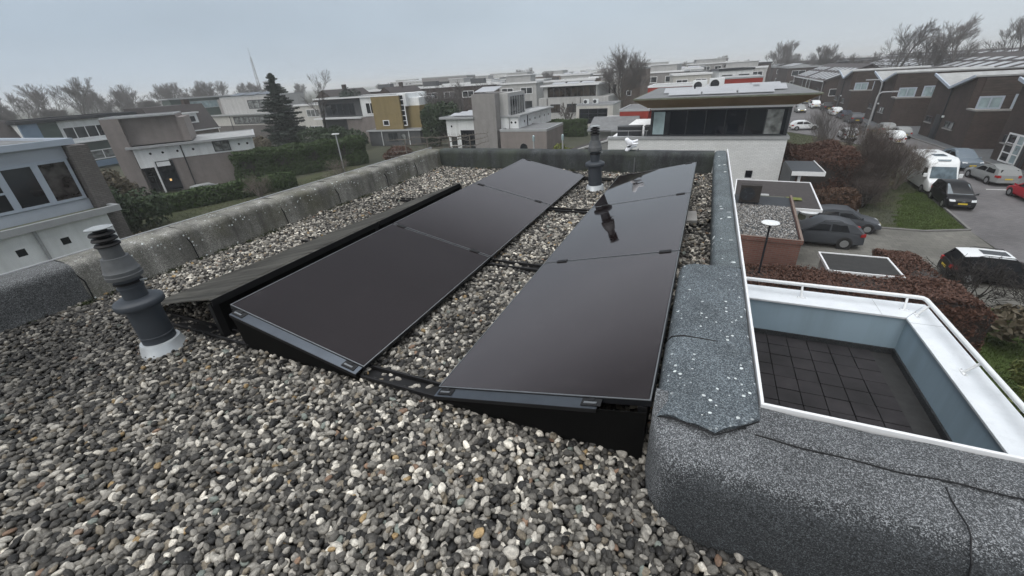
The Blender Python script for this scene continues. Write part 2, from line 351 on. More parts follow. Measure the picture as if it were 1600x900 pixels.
def mesh_np(name, verts, faces, mats, parent=None, mi=None, smooth=False):
    """mesh from arrays: verts (n,3), faces (m,k)"""
    me = bpy.data.meshes.new(name); n, k = faces.shape
    me.vertices.add(len(verts)); me.vertices.foreach_set('co', np.asarray(verts, np.float32).ravel())
    me.loops.add(n*k); me.loops.foreach_set('vertex_index', faces.astype(np.int32).ravel())
    me.polygons.add(n); me.polygons.foreach_set('loop_start', np.arange(0, n*k, k, dtype=np.int32))
    for m in mats: me.materials.append(MAT[m])
    if mi is not None: me.polygons.foreach_set('material_index', mi.astype(np.int32))
    if smooth: me.polygons.foreach_set('use_smooth', np.ones(n, bool))
    me.update(calc_edges=True); me.validate()
    o = bpy.data.objects.new(name, me); COL.objects.link(o)
    if parent: o.parent = parent
    return o

def tag(o, label=None, cat=None, group=None, kind=None):
    if label: o['label'] = label
    if cat: o['category'] = cat
    if group: o['group'] = group
    if kind: o['kind'] = kind
    return o
def thing(name, label, cat, loc=(0, 0, 0), rz=0, group=None):
    o = bpy.data.objects.new(name, None); COL.objects.link(o); o.empty_display_size = .3
    o.location = loc; o.rotation_euler = (0, 0, rz); return tag(o, label, cat, group)
CH = {}
def copy_tree(o, parent=None):
    c = o.copy(); COL.objects.link(c)
    if parent: c.parent = parent
    for ch in list(o.children): copy_tree(ch, c)
    return c
def dup(o, loc, rz, label, group=None, sc=1):
    c = copy_tree(o); c.location = loc; c.rotation_euler = (0, 0, rz); c['label'] = label; c.scale = (sc, sc, sc) if isinstance(sc, (int, float)) else sc
    if group: c['group'] = group
    return c

# a window in a wall: o = lower left corner seen from outside, d = direction along the wall, w x h
def window(parent, o, d, w, h, cols=2, rows=1, frame='white_trim', glass='window_glass', fw=.07, proud=.05, rowsplit=None, sill=None, name='window', panes=True):
    o = Vector(o); d = Vector(d).normalized(); n = d.cross(Vector((0, 0, 1)))   # outward
    up = Vector((0, 0, 1))
    def bar(mb, a0, a1, b0, b1, dep0, dep1, m):
        q = [o+d*a+up*z+n*e for e in (dep0, dep1) for z in (b0, b1) for a in (a0, a1)]
        mb.add(q, [(0, 1, 3, 2), (4, 6, 7, 5), (0, 4, 5, 1), (2, 3, 7, 6), (0, 2, 6, 4), (1, 5, 7, 3)][::1], m)
    f = MB()
    bar(f, 0, fw, 0, h, .0, proud, frame); bar(f, w-fw, w, 0, h, .0, proud, frame)
    bar(f, fw, w-fw, 0, fw, .0, proud, frame); bar(f, fw, w-fw, h-fw, h, .0, proud, frame)
    for i in range(1, cols): bar(f, w*i/cols-fw*.4, w*i/cols+fw*.4, fw, h-fw, .0, proud*.9, frame)
    zs = rowsplit if rowsplit else [j/rows for j in range(1, rows)]
    for z in zs: bar(f, fw, w-fw, h*z-fw*.35, h*z+fw*.35, .001, proud*.8, frame)
    if sill: bar(f, -.06, w+.06, -.09, -.002, .0, proud+.07, sill)
    fo = f.build(name, parent); fix(fo)
    if panes:
        g = MB(); q = [o+d*a+up*z+n*.012 for a, z in ((fw*.5, fw*.5), (w-fw*.5, fw*.5), (w-fw*.5, h-fw*.5), (fw*.5, h-fw*.5))]
        g.add(q, [(0, 1, 2, 3)], glass); go = g.build('pane', fo)
    return fo
def fix(o):
    import bmesh
    bm = bmesh.new(); bm.from_mesh(o.data); bmesh.ops.recalc_face_normals(bm, faces=bm.faces); bm.to_mesh(o.data); bm.free()

# ------------------------------------------------------------------ plants
def branch_mesh(name, seed, mats, height=10, trunk_r=.2, stems=1, levels=4, spread=.5, split=(3, 5), ratio=.68, up=.25, first=.25, wander=.12, twig_r=.012, parent=None, lean=(0, 0), l0=.42, k1=1.0):
    """trunk and limbs into one mesh, the fine twigs into a second"""
    rn = random.Random(seed); V = [[], []]; F = [[], []]
    def seg(k, p0, p1, r0, r1, n):
        d = (p1-p0); 
        if d.length < 1e-4: return
        d.normalize(); a = d.orthogonal().normalized(); b = d.cross(a); base = len(V[k])
        for p, r in ((p0, r0), (p1, r1)):
            for i in range(n):
                an = 2*pi*i/n; q = p+(a*cos(an)+b*sin(an))*r; V[k].append((q.x, q.y, q.z))
        for i in range(n): F[k].append((base+i, base+(i+1) % n, base+n+(i+1) % n, base+n+i))
    def grow(p, d, L, r, lev):
        k = 0 if lev < 2 else 1; n = 7 if lev == 0 else (4 if lev == 1 else 3)
        steps = 4 if lev < 2 else 3; pts = [(p.copy(), d.copy(), r)]
        r_end = r*(.45 if lev < levels else .3)
        for i in range(steps):
            w = Vector((rn.gauss(0, 1), rn.gauss(0, 1), rn.gauss(0, .6)))*wander*(1 if lev else .5)
            d = (d+w+Vector((lean[0], lean[1], up*(.35 if lev else .0)))*.35).normalized()
            q = p+d*(L/steps); ra = r+(r_end-r)*(i/steps); rb = r+(r_end-r)*((i+1)/steps)
            seg(k, p, q, max(ra, twig_r*.7), max(rb, twig_r*.5), n); p = q; pts.append((p.copy(), d.copy(), rb))
        if lev >= levels: return
        nb = rn.randint(*split)
        for j in range(nb):
            t = first+(1-first)*(j+rn.random()*.8)/nb if lev == 0 else .2+.8*(j+rn.random())/nb
            t = min(t, .999); f = t*steps; i = int(f); a = pts[i]; c = pts[i+1]
            q = a[0].lerp(c[0], f-i); dd = a[1]; rr = a[2]+(c[2]-a[2])*(f-i)
            ax = dd.orthogonal().normalized(); ax.rotate(Matrix.Rotation(rn.random()*2*pi+j*2.4, 3, dd))
            nd = (dd*(1-spread*.4)+ax*spread*(.7+.6*rn.random())+Vector((0, 0, up))).normalized()
            grow(q, nd, L*ratio*(.75+.5*rn.random())*(1.15-.4*t)*(k1 if lev == 0 else 1), max(rr*.55, twig_r), lev+1)
        # leader carries on
        grow(pts[-1][0], pts[-1][1], L*ratio*.8*(k1 if lev == 0 else 1), max(pts[-1][2]*.9, twig_r), lev+1)
    L0 = height*l0
    for sidx in range(stems):
        an = 2*pi*sidx/max(1, stems)+rn.random(); off = Vector((cos(an), sin(an), 0))*(trunk_r*1.2 if stems > 1 else 0)
        d = Vector((cos(an)*spread*.5, sin(an)*spread*.5, 1)) if stems > 1 else Vector((rn.gauss(0, .04), rn.gauss(0, .04), 1))
        grow(off+Vector((0, 0, -.05)), d.normalized(), L0, trunk_r, 0)
    zmax = max(v[2] for v in V[0]+V[1]); s = height/zmax
    out = []
    for k, nm in ((0, 'trunk'), (1, 'crown')):
        if V[k]: out.append(mesh_np(nm, np.array(V[k])*s, np.array(F[k]), [mats[k]], parent, smooth=True))
    return out

def leaf_cloud(name, pts, nrm, size, mat, parent=None, aspect=1.5, seed=0, tilt=.6):
    """many small leaf faces at pts, roughly facing nrm"""
    g = np.random.default_rng(seed); n = len(pts)
    d = nrm+g.normal(0, tilt, (n, 3)); d /= np.linalg.norm(d, axis=1)[:, None]+1e-9
    t = np.cross(d, g.normal(0, 1, (n, 3))); t /= np.linalg.norm(t, axis=1)[:, None]+1e-9; b = np.cross(d, t)
    s = (size*(.55+.9*g.random(n)))[:, None]
    v = np.stack([pts-t*s*aspect, pts-b*s*.6+d*s*.15, pts+t*s*aspect, pts+b*s*.6+d*s*.15], 1).reshape(-1, 3)
    f = np.arange(4*n).reshape(-1, 4)
    return mesh_np(name, v, f, [mat], parent)

def hedge(name, label, cat, poly_boxes, leaf, core, size, dens, loc=(0, 0, 0), rz=0, seed=1, group=None, rough=.08, stems=None):
    """clipped hedge of boxes (x0,x1,y0,y1,z0,z1): leaves over its faces and a dim inner mass of twigs"""
    g = np.random.default_rng(seed); root = thing(name, label, cat, loc, rz, group)
    P = []; Nn = []
    mb = MB()
    for (x0, x1, y0, y1, z0, z1) in poly_boxes:
        e = size*1.6; mb.box(x0+e, x1-e, y0+e, y1-e, z0, z1-e, core)
        fs = [((x0, y0, z1), (x1-x0, 0, 0), (0, y1-y0, 0), (0, 0, 1)), ((x0, y0, z0), (x1-x0, 0, 0), (0, 0, z1-z0), (0, -1, 0)),
              ((x0, y1, z0), (x1-x0, 0, 0), (0, 0, z1-z0), (0, 1, 0)), ((x0, y0, z0), (0, y1-y0, 0), (0, 0, z1-z0), (-1, 0, 0)), ((x1, y0, z0), (0, y1-y0, 0), (0, 0, z1-z0), (1, 0, 0))]
        for o, a, b_, n_ in fs:
            a = np.array(a, float); b_ = np.array(b_, float); m = int(np.linalg.norm(np.cross(a, b_))*dens)
            if m < 1: continue
            u = g.random((m, 1)); v = g.random((m, 1)); q = np.array(o)+a*u+b_*v
            wob = (np.sin(q[:, 0]*2.1+seed)+np.sin(q[:, 1]*2.7+1.3*seed)+np.sin(q[:, 2]*3.1))*rough*.5
            q = q+np.array(n_)*(wob-abs(g.normal(0, rough, m))+rough*.8)[:, None]
            P.append(q); Nn.append(np.tile(np.array(n_, float), (m, 1)))
    leaf_cloud('foliage', np.concatenate(P), np.concatenate(Nn), size, leaf, root, seed=seed)
    mb.build('stems', root); return root

def bush(name, label, cat, loc, rx, ry, rz_, leaf, size, count, seed, group=None, stem='bark_dark', lobes=7, hollow=.55):
    """leafy shrub: uneven lobes of leaves on a few stems"""
    g = np.random.default_rng(seed); root = thing(name, label, cat, loc, 0, group); P = []; Nn = []
    for k in range(lobes):
        c = np.array([g.normal(0, .38)*rx, g.normal(0, .38)*ry, (.35+.5*g.random())*rz_]); r = (.28+.3*g.random())
        m = count//lobes; d = g.normal(0, 1, (m, 3)); d /= np.linalg.norm(d, axis=1)[:, None]
        rad = (hollow+(1-hollow)*g.random(m)**.6)*r
        q = c+d*rad[:, None]*np.array([rx, ry, rz_*.8]); q[:, 2] = np.maximum(q[:, 2], .03); P.append(q); Nn.append(d)
    leaf_cloud('foliage', np.concatenate(P), np.concatenate(Nn), size, leaf, root, seed=seed)
    mb = MB()
    for k in range(7):
        a = g.random()*6.28; mb.tube((cos(a)*.06, sin(a)*.06, -.03), (cos(a)*rx*.5, sin(a)*ry*.5, rz_*.75), .035, .012, 5, stem)
    mb.build('stems', root); return root
# ------------------------------------------------------------------ the roof we stand on
from mathutils import noise as mnoise
def felt_strip(name, parent, prof, a0, a1, mat, axis='y', seed=0, warp=None, amp=.006, step=.06, round_end=0):
    """a sheet of roofing felt dressed over an upstand: profile (u, z), pulled along the other axis"""
    pr = []
    for i in range(len(prof)-1):
        p, q = Vector((prof[i][0], prof[i][1], 0)), Vector((prof[i+1][0], prof[i+1][1], 0)); n = max(1, int((q-p).length/.016))
        pr += [p.lerp(q, j/n) for j in range(n)]
    pr.append(Vector((prof[-1][0], prof[-1][1], 0)))
    # soften the corners a little
    for _ in range(1): pr = [pr[0]]+[(pr[i-1]+pr[i]*2+pr[i+1])*.25 for i in range(1, len(pr)-1)]+[pr[-1]]
    m = max(2, int((a1-a0)/step)); n = len(pr); vs = []
    for j in range(m+1):
        a = a0+(a1-a0)*j/m
        for i, p in enumerate(pr):
            k = mnoise.noise(Vector((p.x*3+seed, a*2.2, p.y*3)))*amp + mnoise.noise(Vector((p.x*9, a*9+seed, p.y*9)))*amp*.35
            if i in (0, n-1): k = 0
            u, z = p.x, p.y+k
            q = (u+k*.5, a, z) if axis == 'y' else (a, u+k*.5, z)
            vs.append(warp(q, j/m) if warp else q)
    fs = [(j*n+i, j*n+i+1, (j+1)*n+i+1, (j+1)*n+i) for j in range(m) for i in range(n-1)]
    mb = MB(); mb.add(vs, fs, mat, True); mb.add([vs[i] for i in range(n)], [tuple(range(n))], mat); mb.add([vs[m*n+i] for i in range(n)], [tuple(range(n))], mat)
    # a lap step: close the sheet down to what lies under it
    return mb.build(name, parent, auto=50)

house = thing('flat_roofed_house', 'our own flat roofed house carrying the gravel roof and solar panels', 'house', (-2.5, 3, GZ))
hl = (2.5, -3, -GZ)             # world to house coordinates
def H_(mb, name, **k): return mb.build(name, house, loc=hl, **k)
mb = MB(); mb.box(-5.24, .33, -3, 7.66, GZ, -.05, 'grey_brick'); mb.box(.335, 3.62, -3, 1.50, GZ, -.055, 'grey_brick'); H_(mb, 'wall')
mb = MB(); mb.box(-5.24, .34, 1.52, 7.66, -.049, -.03, 'deck_felt'); mb.box(-5.24, 3.62, -3, 1.515, -.049, -.03, 'deck_felt'); H_(mb, 'roof_deck')

LP = [(-5.27, -.04), (-5.27, .345), (-5.255, .356), (-5.1, .357), (-4.97, .352), (-4.935, .335), (-4.922, .30), (-4.905, .1), (-4.88, -.04)]
lp = thing('roof_parapet', 'weathered streaky felt parapet along the left edge of the gravel roof', 'parapet', (-5.1, 3, 0))
joints = [-2.5, -.6, 1.42, 2.47, 3.55, 4.6, 5.62, 6.6, 7.43]
for i in range(len(joints)-1):
    d = .003*(i % 2); pr = [(u-(d if u > -5.1 else -d)*-1 if False else u+(d if u > -5.1 else 0), z+(d if z > .1 else 0)) for u, z in LP]
    o = felt_strip('felt_sheet', lp, pr, joints[i]-(.05 if i % 2 else 0), joints[i+1]+(.05 if i % 2 else 0), 'felt_fresh' if i < 2 else 'felt_weathered', seed=i*3.1, amp=.004)
    o.location = (5.1, -3, 0)
    if i == 1: o['label'] = 'darker newer felt sheet with no lichen'
mb = MB(); mb.box(-5.288, -5.272, -2.5, 7.7, .20, .359, 'grey_trim'); o = mb.build('edge_trim', lp, .003, loc=(5.1, -3, 0))

BP = [(7.42, -.04), (7.432, .2), (7.44, .29), (7.465, .33), (7.53, .345), (7.66, .345), (7.695, .33), (7.695, -.04)]
bp = thing('roof_parapet', 'dark felt parapet closing the far end of the gravel roof', 'parapet', (-2.3, 7.55, 0))
xs = [-4.93, -1.05, .18]
for i in range(2):
    o = felt_strip('felt_sheet', bp, [(u-.006*(i == 0), z+.006*(i == 0)) for u, z in BP], xs[i], xs[i+1]+.04*(i == 0), 'felt_back', 'x', seed=7+i*5, amp=.006); o.location = (2.3, -7.55, 0)
mb = MB(); mb.path([(-1.03, 7.40, -.02), (-1.03, 7.42, .2), (-1.04, 7.455, .30), (-1.02, 7.53, .352), (-1.02, 7.66, .356)], .012, 6, 'flue_faded'); mb.build('lap_bead', bp, loc=(2.3, -7.55, 0))

rp = thing('roof_parapet', 'blue grey granulated felt parapet with white edge trim along the right edge', 'parapet', (.25, 4.5, 0)); rl = (-.25, -4.5, 0)
RF = [(.20, -.04), (.178, .2), (.176, .285), (.19, .322), (.225, .338), (.33, .344), (.352, .335), (.352, -.04)]
RN = [(-.036, -.04), (-.04, .2), (-.036, .285), (-.015, .325), (.04, .345), (.19, .352), (.335, .354), (.354, .345), (.354, -.04)]
o = felt_strip('felt_sheet', rp, RF, 2.9, 7.69, 'felt_far_piece', seed=2, amp=.006); o.location = rl
o = felt_strip('felt_sheet', rp, RN, 1.96, 2.95, 'felt_blue_grey', seed=4, amp=.008); o.location = rl
o['label'] = 'wider lapped felt sheet with white lichen dots'
def tipwarp(q, t):
    x = q[0]; y0 = 1.395+(1.335-1.395)*(x+.04)/.23 if x < .19 else 1.335+(1.46-1.335)*(x-.19)/.16
    y0 += .006*sin(x*60)
    return (x-.003*(x < 0), y0+(2.0-y0)*t, q[2]+.007-.004*(1-t)**8*0)
o = felt_strip('felt_sheet', rp, RN, 1.4, 2.0, 'felt_blue_grey', seed=6, amp=.008, warp=tipwarp, step=.03); o.location = rl
o['label'] = 'pointed end of the wider felt sheet'
mb = MB(); mb.box(.358, .371, 1.568, 7.72, .22, .361, 'white_trim'); mb.build('edge_trim', rp, .003, loc=rl)

npar = thing('roof_parapet', 'broad felt covered parapet with dark inner face beside the terrace', 'parapet', (1.5, 1.4, 0)); nl = (-1.5, -1.4, 0)
NPF = [(1.085, -.05), (1.10, .10), (1.12, .2), (1.145, .262), (1.20, .298), (1.36, .333), (1.45, .343), (1.53, .345), (1.548, .335), (1.548, -.05)]
def cornerwarp(q, t):
    x, y, z = q
    if x < .24:
        k = min(1, (.24-x)/.285); sh = (1-math.sqrt(max(0, 1-k*k)))*.27
        y = y+sh*max(0, (1.545-y)/.45)
    return (x, y, z)
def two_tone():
    """granules bleached on top, inner face painted darker for wear and for its shade: a boundary with a shape of its own"""
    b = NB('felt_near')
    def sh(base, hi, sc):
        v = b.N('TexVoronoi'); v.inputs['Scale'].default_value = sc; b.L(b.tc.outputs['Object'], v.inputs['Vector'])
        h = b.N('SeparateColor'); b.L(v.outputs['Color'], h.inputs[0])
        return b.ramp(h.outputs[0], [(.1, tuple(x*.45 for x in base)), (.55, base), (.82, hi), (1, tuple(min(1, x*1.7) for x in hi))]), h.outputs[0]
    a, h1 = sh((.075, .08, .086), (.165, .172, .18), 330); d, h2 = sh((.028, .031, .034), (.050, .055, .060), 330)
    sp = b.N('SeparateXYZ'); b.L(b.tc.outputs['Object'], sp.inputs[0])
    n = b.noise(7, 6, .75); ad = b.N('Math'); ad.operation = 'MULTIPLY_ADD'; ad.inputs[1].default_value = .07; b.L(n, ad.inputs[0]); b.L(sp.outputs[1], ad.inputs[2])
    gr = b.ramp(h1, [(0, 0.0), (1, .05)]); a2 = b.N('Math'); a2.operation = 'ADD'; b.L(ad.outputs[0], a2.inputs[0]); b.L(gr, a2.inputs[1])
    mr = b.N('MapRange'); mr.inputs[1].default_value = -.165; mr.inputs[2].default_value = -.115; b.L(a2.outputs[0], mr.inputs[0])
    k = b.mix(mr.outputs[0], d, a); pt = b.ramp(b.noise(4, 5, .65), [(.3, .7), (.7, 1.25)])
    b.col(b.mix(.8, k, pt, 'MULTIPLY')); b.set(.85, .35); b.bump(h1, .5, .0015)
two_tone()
def seamwarp(q, t): 
    x, y, z = cornerwarp(q, t)
    x += t**6*(.012*sin(y*11)); return (x, y, z)
def localfelt(name, prof, x0, x1, warp, **k):
    o = felt_strip(name, npar, [(u-1.4, z) for u, z in prof], x0-1.5, x1-1.5, 'felt_near', 'x', warp=(lambda q, t: (lambda r: (r[0]-1.5, r[1]-1.4, r[2]))(warp((q[0]+1.5, q[1]+1.4, q[2]), t))) if warp else None, **k); return o
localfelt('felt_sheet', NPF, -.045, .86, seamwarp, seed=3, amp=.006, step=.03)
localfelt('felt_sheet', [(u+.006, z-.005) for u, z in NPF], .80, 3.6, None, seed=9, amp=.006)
# the loose lap along the ridge
def lapwarp(q, t): return (q[0], q[1]+.006*sin(q[0]*7)+.004*sin(q[0]*23), q[2])
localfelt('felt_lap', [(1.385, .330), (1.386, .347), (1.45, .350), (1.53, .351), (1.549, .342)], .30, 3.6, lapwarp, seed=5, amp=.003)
mb = MB(); mb.box(.358, 3.6, 1.553, 1.566, .22, .361, 'white_trim'); mb.build('edge_trim', npar, .003, loc=nl)

def bead(parent, pts, r, loc, name='lap_bead', m='black_metal'):
    mb = MB(); mb.path(pts, r, 6, m); o = mb.build(name, parent, loc=loc); return o
rs = random.Random(3)
bead(npar, [(x, 1.383+.006*sin(x*7)+.004*sin(x*23), .3385+rs.uniform(-.001, .001)) for x in np.arange(.33, 3.5, .05)], .0026, nl)
sm_ = [(1.088, .0), (1.102, .10), (1.122, .2), (1.15, .266), (1.21, .302), (1.32, .326), (1.378, .339)]
def seam_pt(y, z): return (.866+.022*sin((y-1.08)*11)+.004*sin(y*47), y-.002, z+.004)
bead(npar, [seam_pt(sm_[i][0]+(sm_[i+1][0]-sm_[i][0])*k, sm_[i][1]+(sm_[i+1][1]-sm_[i][1])*k) for i in range(len(sm_)-1) for k in (0, .33, .66)], .0026, nl)
bead(rp, [(-.037, 1.392, .29), (-.015, 1.384, .325), (.04, 1.366, .344), (.12, 1.345, .348), (.19, 1.327, .349), (.25, 1.372, .351), (.30, 1.416, .352), (.345, 1.455, .350)], .0032, rl)
bead(rp, [(-.04, 1.985, .29), (-.016, 1.985, .334), (.04, 1.98, .354), (.12, 1.972, .359), (.20, 1.966, .361)], .0035, rl)
bead(rp, [(.175, 2.955, .30), (.21, 2.955, .334), (.27, 2.957, .345), (.35, 2.96, .347)], .004, rl)
for i in range(1, len(joints)-1):
    y = joints[i]+(.055 if (i-1) % 2 else -.045)
    bead(lp, [(-5.25+0, y+.01*rs.random(), .352), (-5.17, y, .361), (-5.05, y+.015*rs.random(), .353), (-4.965, y, .315), (-4.925, y-.01, .27), (-4.90, y+.02*rs.random(), .19), (-4.87, y, .02)], .006, (5.1, -3, 0), 'lap_joint')
# ------------------------------------------------------------------ gravel
def make_gravel():
    g = np.random.default_rng(5); sp = .0240
    xs_ = np.arange(-4.9, 2.9, sp); ys_ = np.arange(-1.7, 7.42, sp*.88)
    X, Y = np.meshgrid(xs_, ys_); X = X+(np.arange(len(ys_)) % 2)[:, None]*sp*.5
    P = np.stack([X.ravel(), Y.ravel()], 1); P = P+g.normal(0, sp*.24, P.shape)
    P2 = P[g.random(len(P)) < .22]+g.normal(0, sp*.5, (int((g.random(1)*0).sum()), 2)) if False else P[g.random(len(P)) < .24]+sp*.45
    lay = np.concatenate([np.zeros(len(P)), np.ones(len(P2))]); P = np.concatenate([P, P2])
    x, y = P[:, 0], P[:, 1]
    k = np.clip((.24-x)/.285, 0, 1); inner = 1.10+(1-np.sqrt(np.clip(1-k*k, 0, 1)))*.27
    ok = np.where(y > 2.92, x < .19, np.where(y > 1.37, x < -.045, True)) & np.where((y <= 1.37), (y < inner-.005) | (x < -.05), True)
    # a bare patch of wet felt between the panels and the right parapet
    ok &= ~((x > -.02+.05*np.sin(y*9)) & (y > 4.45+.12*np.sin(x*31)) & (y < 4.98+.1*np.sin(x*37+1)) & (g.random(len(x)) < .9))
    # what the photo could see, with room to step aside
    yaw, pit, rol, h, f = 0.4377, 0.4736, -0.0637, 1.6053, 646.2774
    fw = np.array((-sin(yaw)*cos(pit), cos(yaw)*cos(pit), -sin(pit))); r = np.array((cos(yaw), sin(yaw), 0)); u = np.cross(r, fw)
    r2 = r*cos(rol)+u*sin(rol); u2 = -r*sin(rol)+u*cos(rol)
    D = np.stack([x, y, np.full(len(x), -h)], 1); zc = D@fw; zz = np.maximum(zc, .05)
    U = 800+f*(D@r2)/zz; V = 450-f*(D@u2)/zz
    ok &= (zc > .12) & (U > -650) & (U < 2300) & (V < 1900) | ((y > -.9) & (x > -1.8) & (x < 1.9) & ok & (y < 1.1))
    x, y, lay = x[ok], y[ok], lay[ok]; n = len(x)
    big = g.random(n)
    s = .0140*(.72+.5*g.random(n)+.55*(big > .93)*g.random(n))          # half width
    heap = .010*np.sin(x*2.3+1)*np.sin(y*1.9)+.006*np.sin(x*7.1)*np.sin(y*6.3)
    z = heap+lay*(.013+.006*g.random(n))+g.random(n)*.011-.004
    co = np.stack([x, y, z], 1)
    scl = np.stack([s*(1.05+.65*g.random(n)), s*(.85+.25*g.random(n)), s*(.62+.38*g.random(n))], 1)
    rot = np.stack([g.normal(0, .33, n), g.normal(0, .33, n), g.random(n)*6.283], 1)
    pal = np.array([(.020, .020, .021), (.045, .044, .043), (.10, .098, .095), (.17, .167, .16), (.27, .265, .255), (.42, .415, .40), (.62, .61, .58), (.19, .17, .14), (.30, .22, .12), (.20, .135, .10), (.17, .20, .195)])
    pr = np.array([.19, .20, .17, .15, .13, .10, .045, .06, .008, .008, .008]); pr /= pr.sum()
    cl = pal[g.choice(len(pal), n, p=pr)]*(.8+.4*g.random((n, 1)))
    stone_tone = np.array([1.06, 1.01, .925])[None]*(1-.34*(np.clip(np.sin(x*1.3+.7)*np.sin(y*1.7+.4), 0, 1)+1.25*np.clip(-(x+1.2)/2.6, 0, 1)*np.clip((1.9-y)/.6, 0, 1))[:, None])            # warm tint, darker patches, darker towards the near left
    cl = cl*stone_tone
    me = bpy.data.meshes.new('gravel'); me.vertices.add(n); me.vertices.foreach_set('co', co.astype(np.float32).ravel())
    for nm, a in (('rot', rot), ('scl', scl)):
        at = me.attributes.new(nm, 'FLOAT_VECTOR', 'POINT'); at.data.foreach_set('vector', a.astype(np.float32).ravel())
    at = me.attributes.new('col', 'FLOAT_COLOR', 'POINT'); at.data.foreach_set('color', np.concatenate([cl, np.ones((n, 1))], 1).astype(np.float32).ravel())
    at = me.attributes.new('idx', 'INT', 'POINT'); at.data.foreach_set('value', g.integers(0, 6, n).astype(np.int32))
    me.update(); o = bpy.data.objects.new('gravel', me); COL.objects.link(o)
    # stone
    b = NB('pebble'); at = b.N('Attribute'); at.attribute_type = 'INSTANCER'; at.attribute_name = 'col'
    geo = b.N('ObjectInfo'); ad = b.N('VectorMath'); ad.operation = 'MULTIPLY_ADD'; ad.inputs[1].default_value = (1, 1, 1)
    b.L(b.tc.outputs['Object'], ad.inputs[0]); sc = b.N('VectorMath'); sc.operation = 'SCALE'; sc.inputs['Scale'].default_value = 40; b.L(at.outputs['Color'], sc.inputs[0]); b.L(sc.outputs[0], ad.inputs[2])
    sv = b.ramp(b.noise(1.4, 5, .7, vec=ad.outputs[0]), [(.32, .55), (.5, 1.0), (.72, 1.6)])
    k = b.mix(1, at.outputs['Color'], sv, 'MULTIPLY')
    sp_ = b.ramp(b.noise(2.6, 4, .8, vec=ad.outputs[0]), [(.62, 0.0), (.70, .75)]); k = b.mix(sp_, k, (.34, .34, .33))
    b.col(k); b.set(.6, .4); b.bump(b.noise(6, 3, .6, vec=ad.outputs[0]), .25, .05)
    # nodes
    ng = bpy.data.node_groups.new('scatter', 'GeometryNodeTree')
    ng.interface.new_socket('Geometry', in_out='INPUT', socket_type='NodeSocketGeometry'); ng.interface.new_socket('Geometry', in_out='OUTPUT', socket_type='NodeSocketGeometry')
    N = ng.nodes.new; L = ng.links.new; gi = N('NodeGroupInput'); go = N('NodeGroupOutput')
    g2i = N('GeometryNodeGeometryToInstance')
    for k in range(6):
        ic = N('GeometryNodeMeshIcoSphere'); ic.inputs['Radius'].default_value = 1; ic.inputs['Subdivisions'].default_value = 3
        nz = N('ShaderNodeTexNoise'); nz.noise_dimensions = '4D'; nz.inputs['Scale'].default_value = .75; nz.inputs['Detail'].default_value = 1.5; nz.inputs['W'].default_value = k*3.7
        sub = N('ShaderNodeVectorMath'); sub.operation = 'SUBTRACT'; sub.inputs[1].default_value = (.5, .5, .5); L(nz.outputs['Color'], sub.inputs[0])
        sca = N('ShaderNodeVectorMath'); sca.operation = 'SCALE'; sca.inputs['Scale'].default_value = .8; L(sub.outputs[0], sca.inputs[0])
        spn = N('GeometryNodeSetPosition'); L(ic.outputs[0], spn.inputs['Geometry']); L(sca.outputs[0], spn.inputs['Offset'])
        ss = N('GeometryNodeSetShadeSmooth'); L(spn.outputs[0], ss.inputs[0])
        sm = N('GeometryNodeSetMaterial'); sm.inputs['Material'].default_value = MAT['pebble']; L(ss.outputs[0], sm.inputs[0]); L(sm.outputs[0], g2i.inputs[0])
    iop = N('GeometryNodeInstanceOnPoints'); iop.inputs['Pick Instance'].default_value = True
    m2p = N('GeometryNodeMeshToPoints'); L(gi.outputs[0], m2p.inputs[0]); L(m2p.outputs[0], iop.inputs['Points']); L(g2i.outputs[0], iop.inputs['Instance'])
    def attr(nm, t):
        a = N('GeometryNodeInputNamedAttribute'); a.data_type = t; a.inputs['Name'].default_value = nm; return a.outputs['Attribute']
    e2r = N('FunctionNodeEulerToRotation'); L(attr('rot', 'FLOAT_VECTOR'), e2r.inputs[0]); L(e2r.outputs[0], iop.inputs['Rotation'])
    L(attr('scl', 'FLOAT_VECTOR'), iop.inputs['Scale']); L(attr('idx', 'INT'), iop.inputs['Instance Index'])
    L(iop.outputs[0], go.inputs[0])
    md = o.modifiers.new('scatter', 'NODES'); md.node_group = ng
    me.materials.append(MAT['pebble'])
    tag(o, 'grey river pebble gravel spread over the flat roof', 'gravel', kind='stuff')
    return n
NPEB = make_gravel()

def moss():
    g = np.random.default_rng(9); P = []
    for k in range(46):
        x, y = (-4.875+abs(g.normal(0, .03)), 1.0+6.3*g.random()) if k < 30 else (-4.6+4.2*g.random(), 7.38+g.normal(0, .015))
        m = int(60+160*g.random()); r = .012+.03*g.random(); q = g.normal(0, 1, (m, 3))*np.array([r, r*1.8, r*.5])+np.array([x, y, .022]); q[:, 2] = np.abs(q[:, 2]-.015)+.015; P.append(q)
    P = np.concatenate(P); o = leaf_cloud('moss', P, np.tile([0, 0, 1.0], (len(P), 1)), .0055, 'moss_leaf', None, seed=2, tilt=.9); tag(o, 'small tufts of dark moss along the foot of the parapets', 'moss', kind='stuff')
moss()
def fallen_leaves():
    g = np.random.default_rng(12); n = 34; q = np.c_[-4.6+4.6*g.random(n), .2+6.8*g.random(n), np.full(n, .036)]
    o = leaf_cloud('fallen_leaves', q, np.tile([0, 0, 1.0], (n, 1)), .016, 'beech_leaf_pale', None, seed=4, tilt=.35, aspect=1.4); tag(o, 'scattered dry brown leaf bits lying on the gravel', 'leaves', kind='stuff')
fallen_leaves()
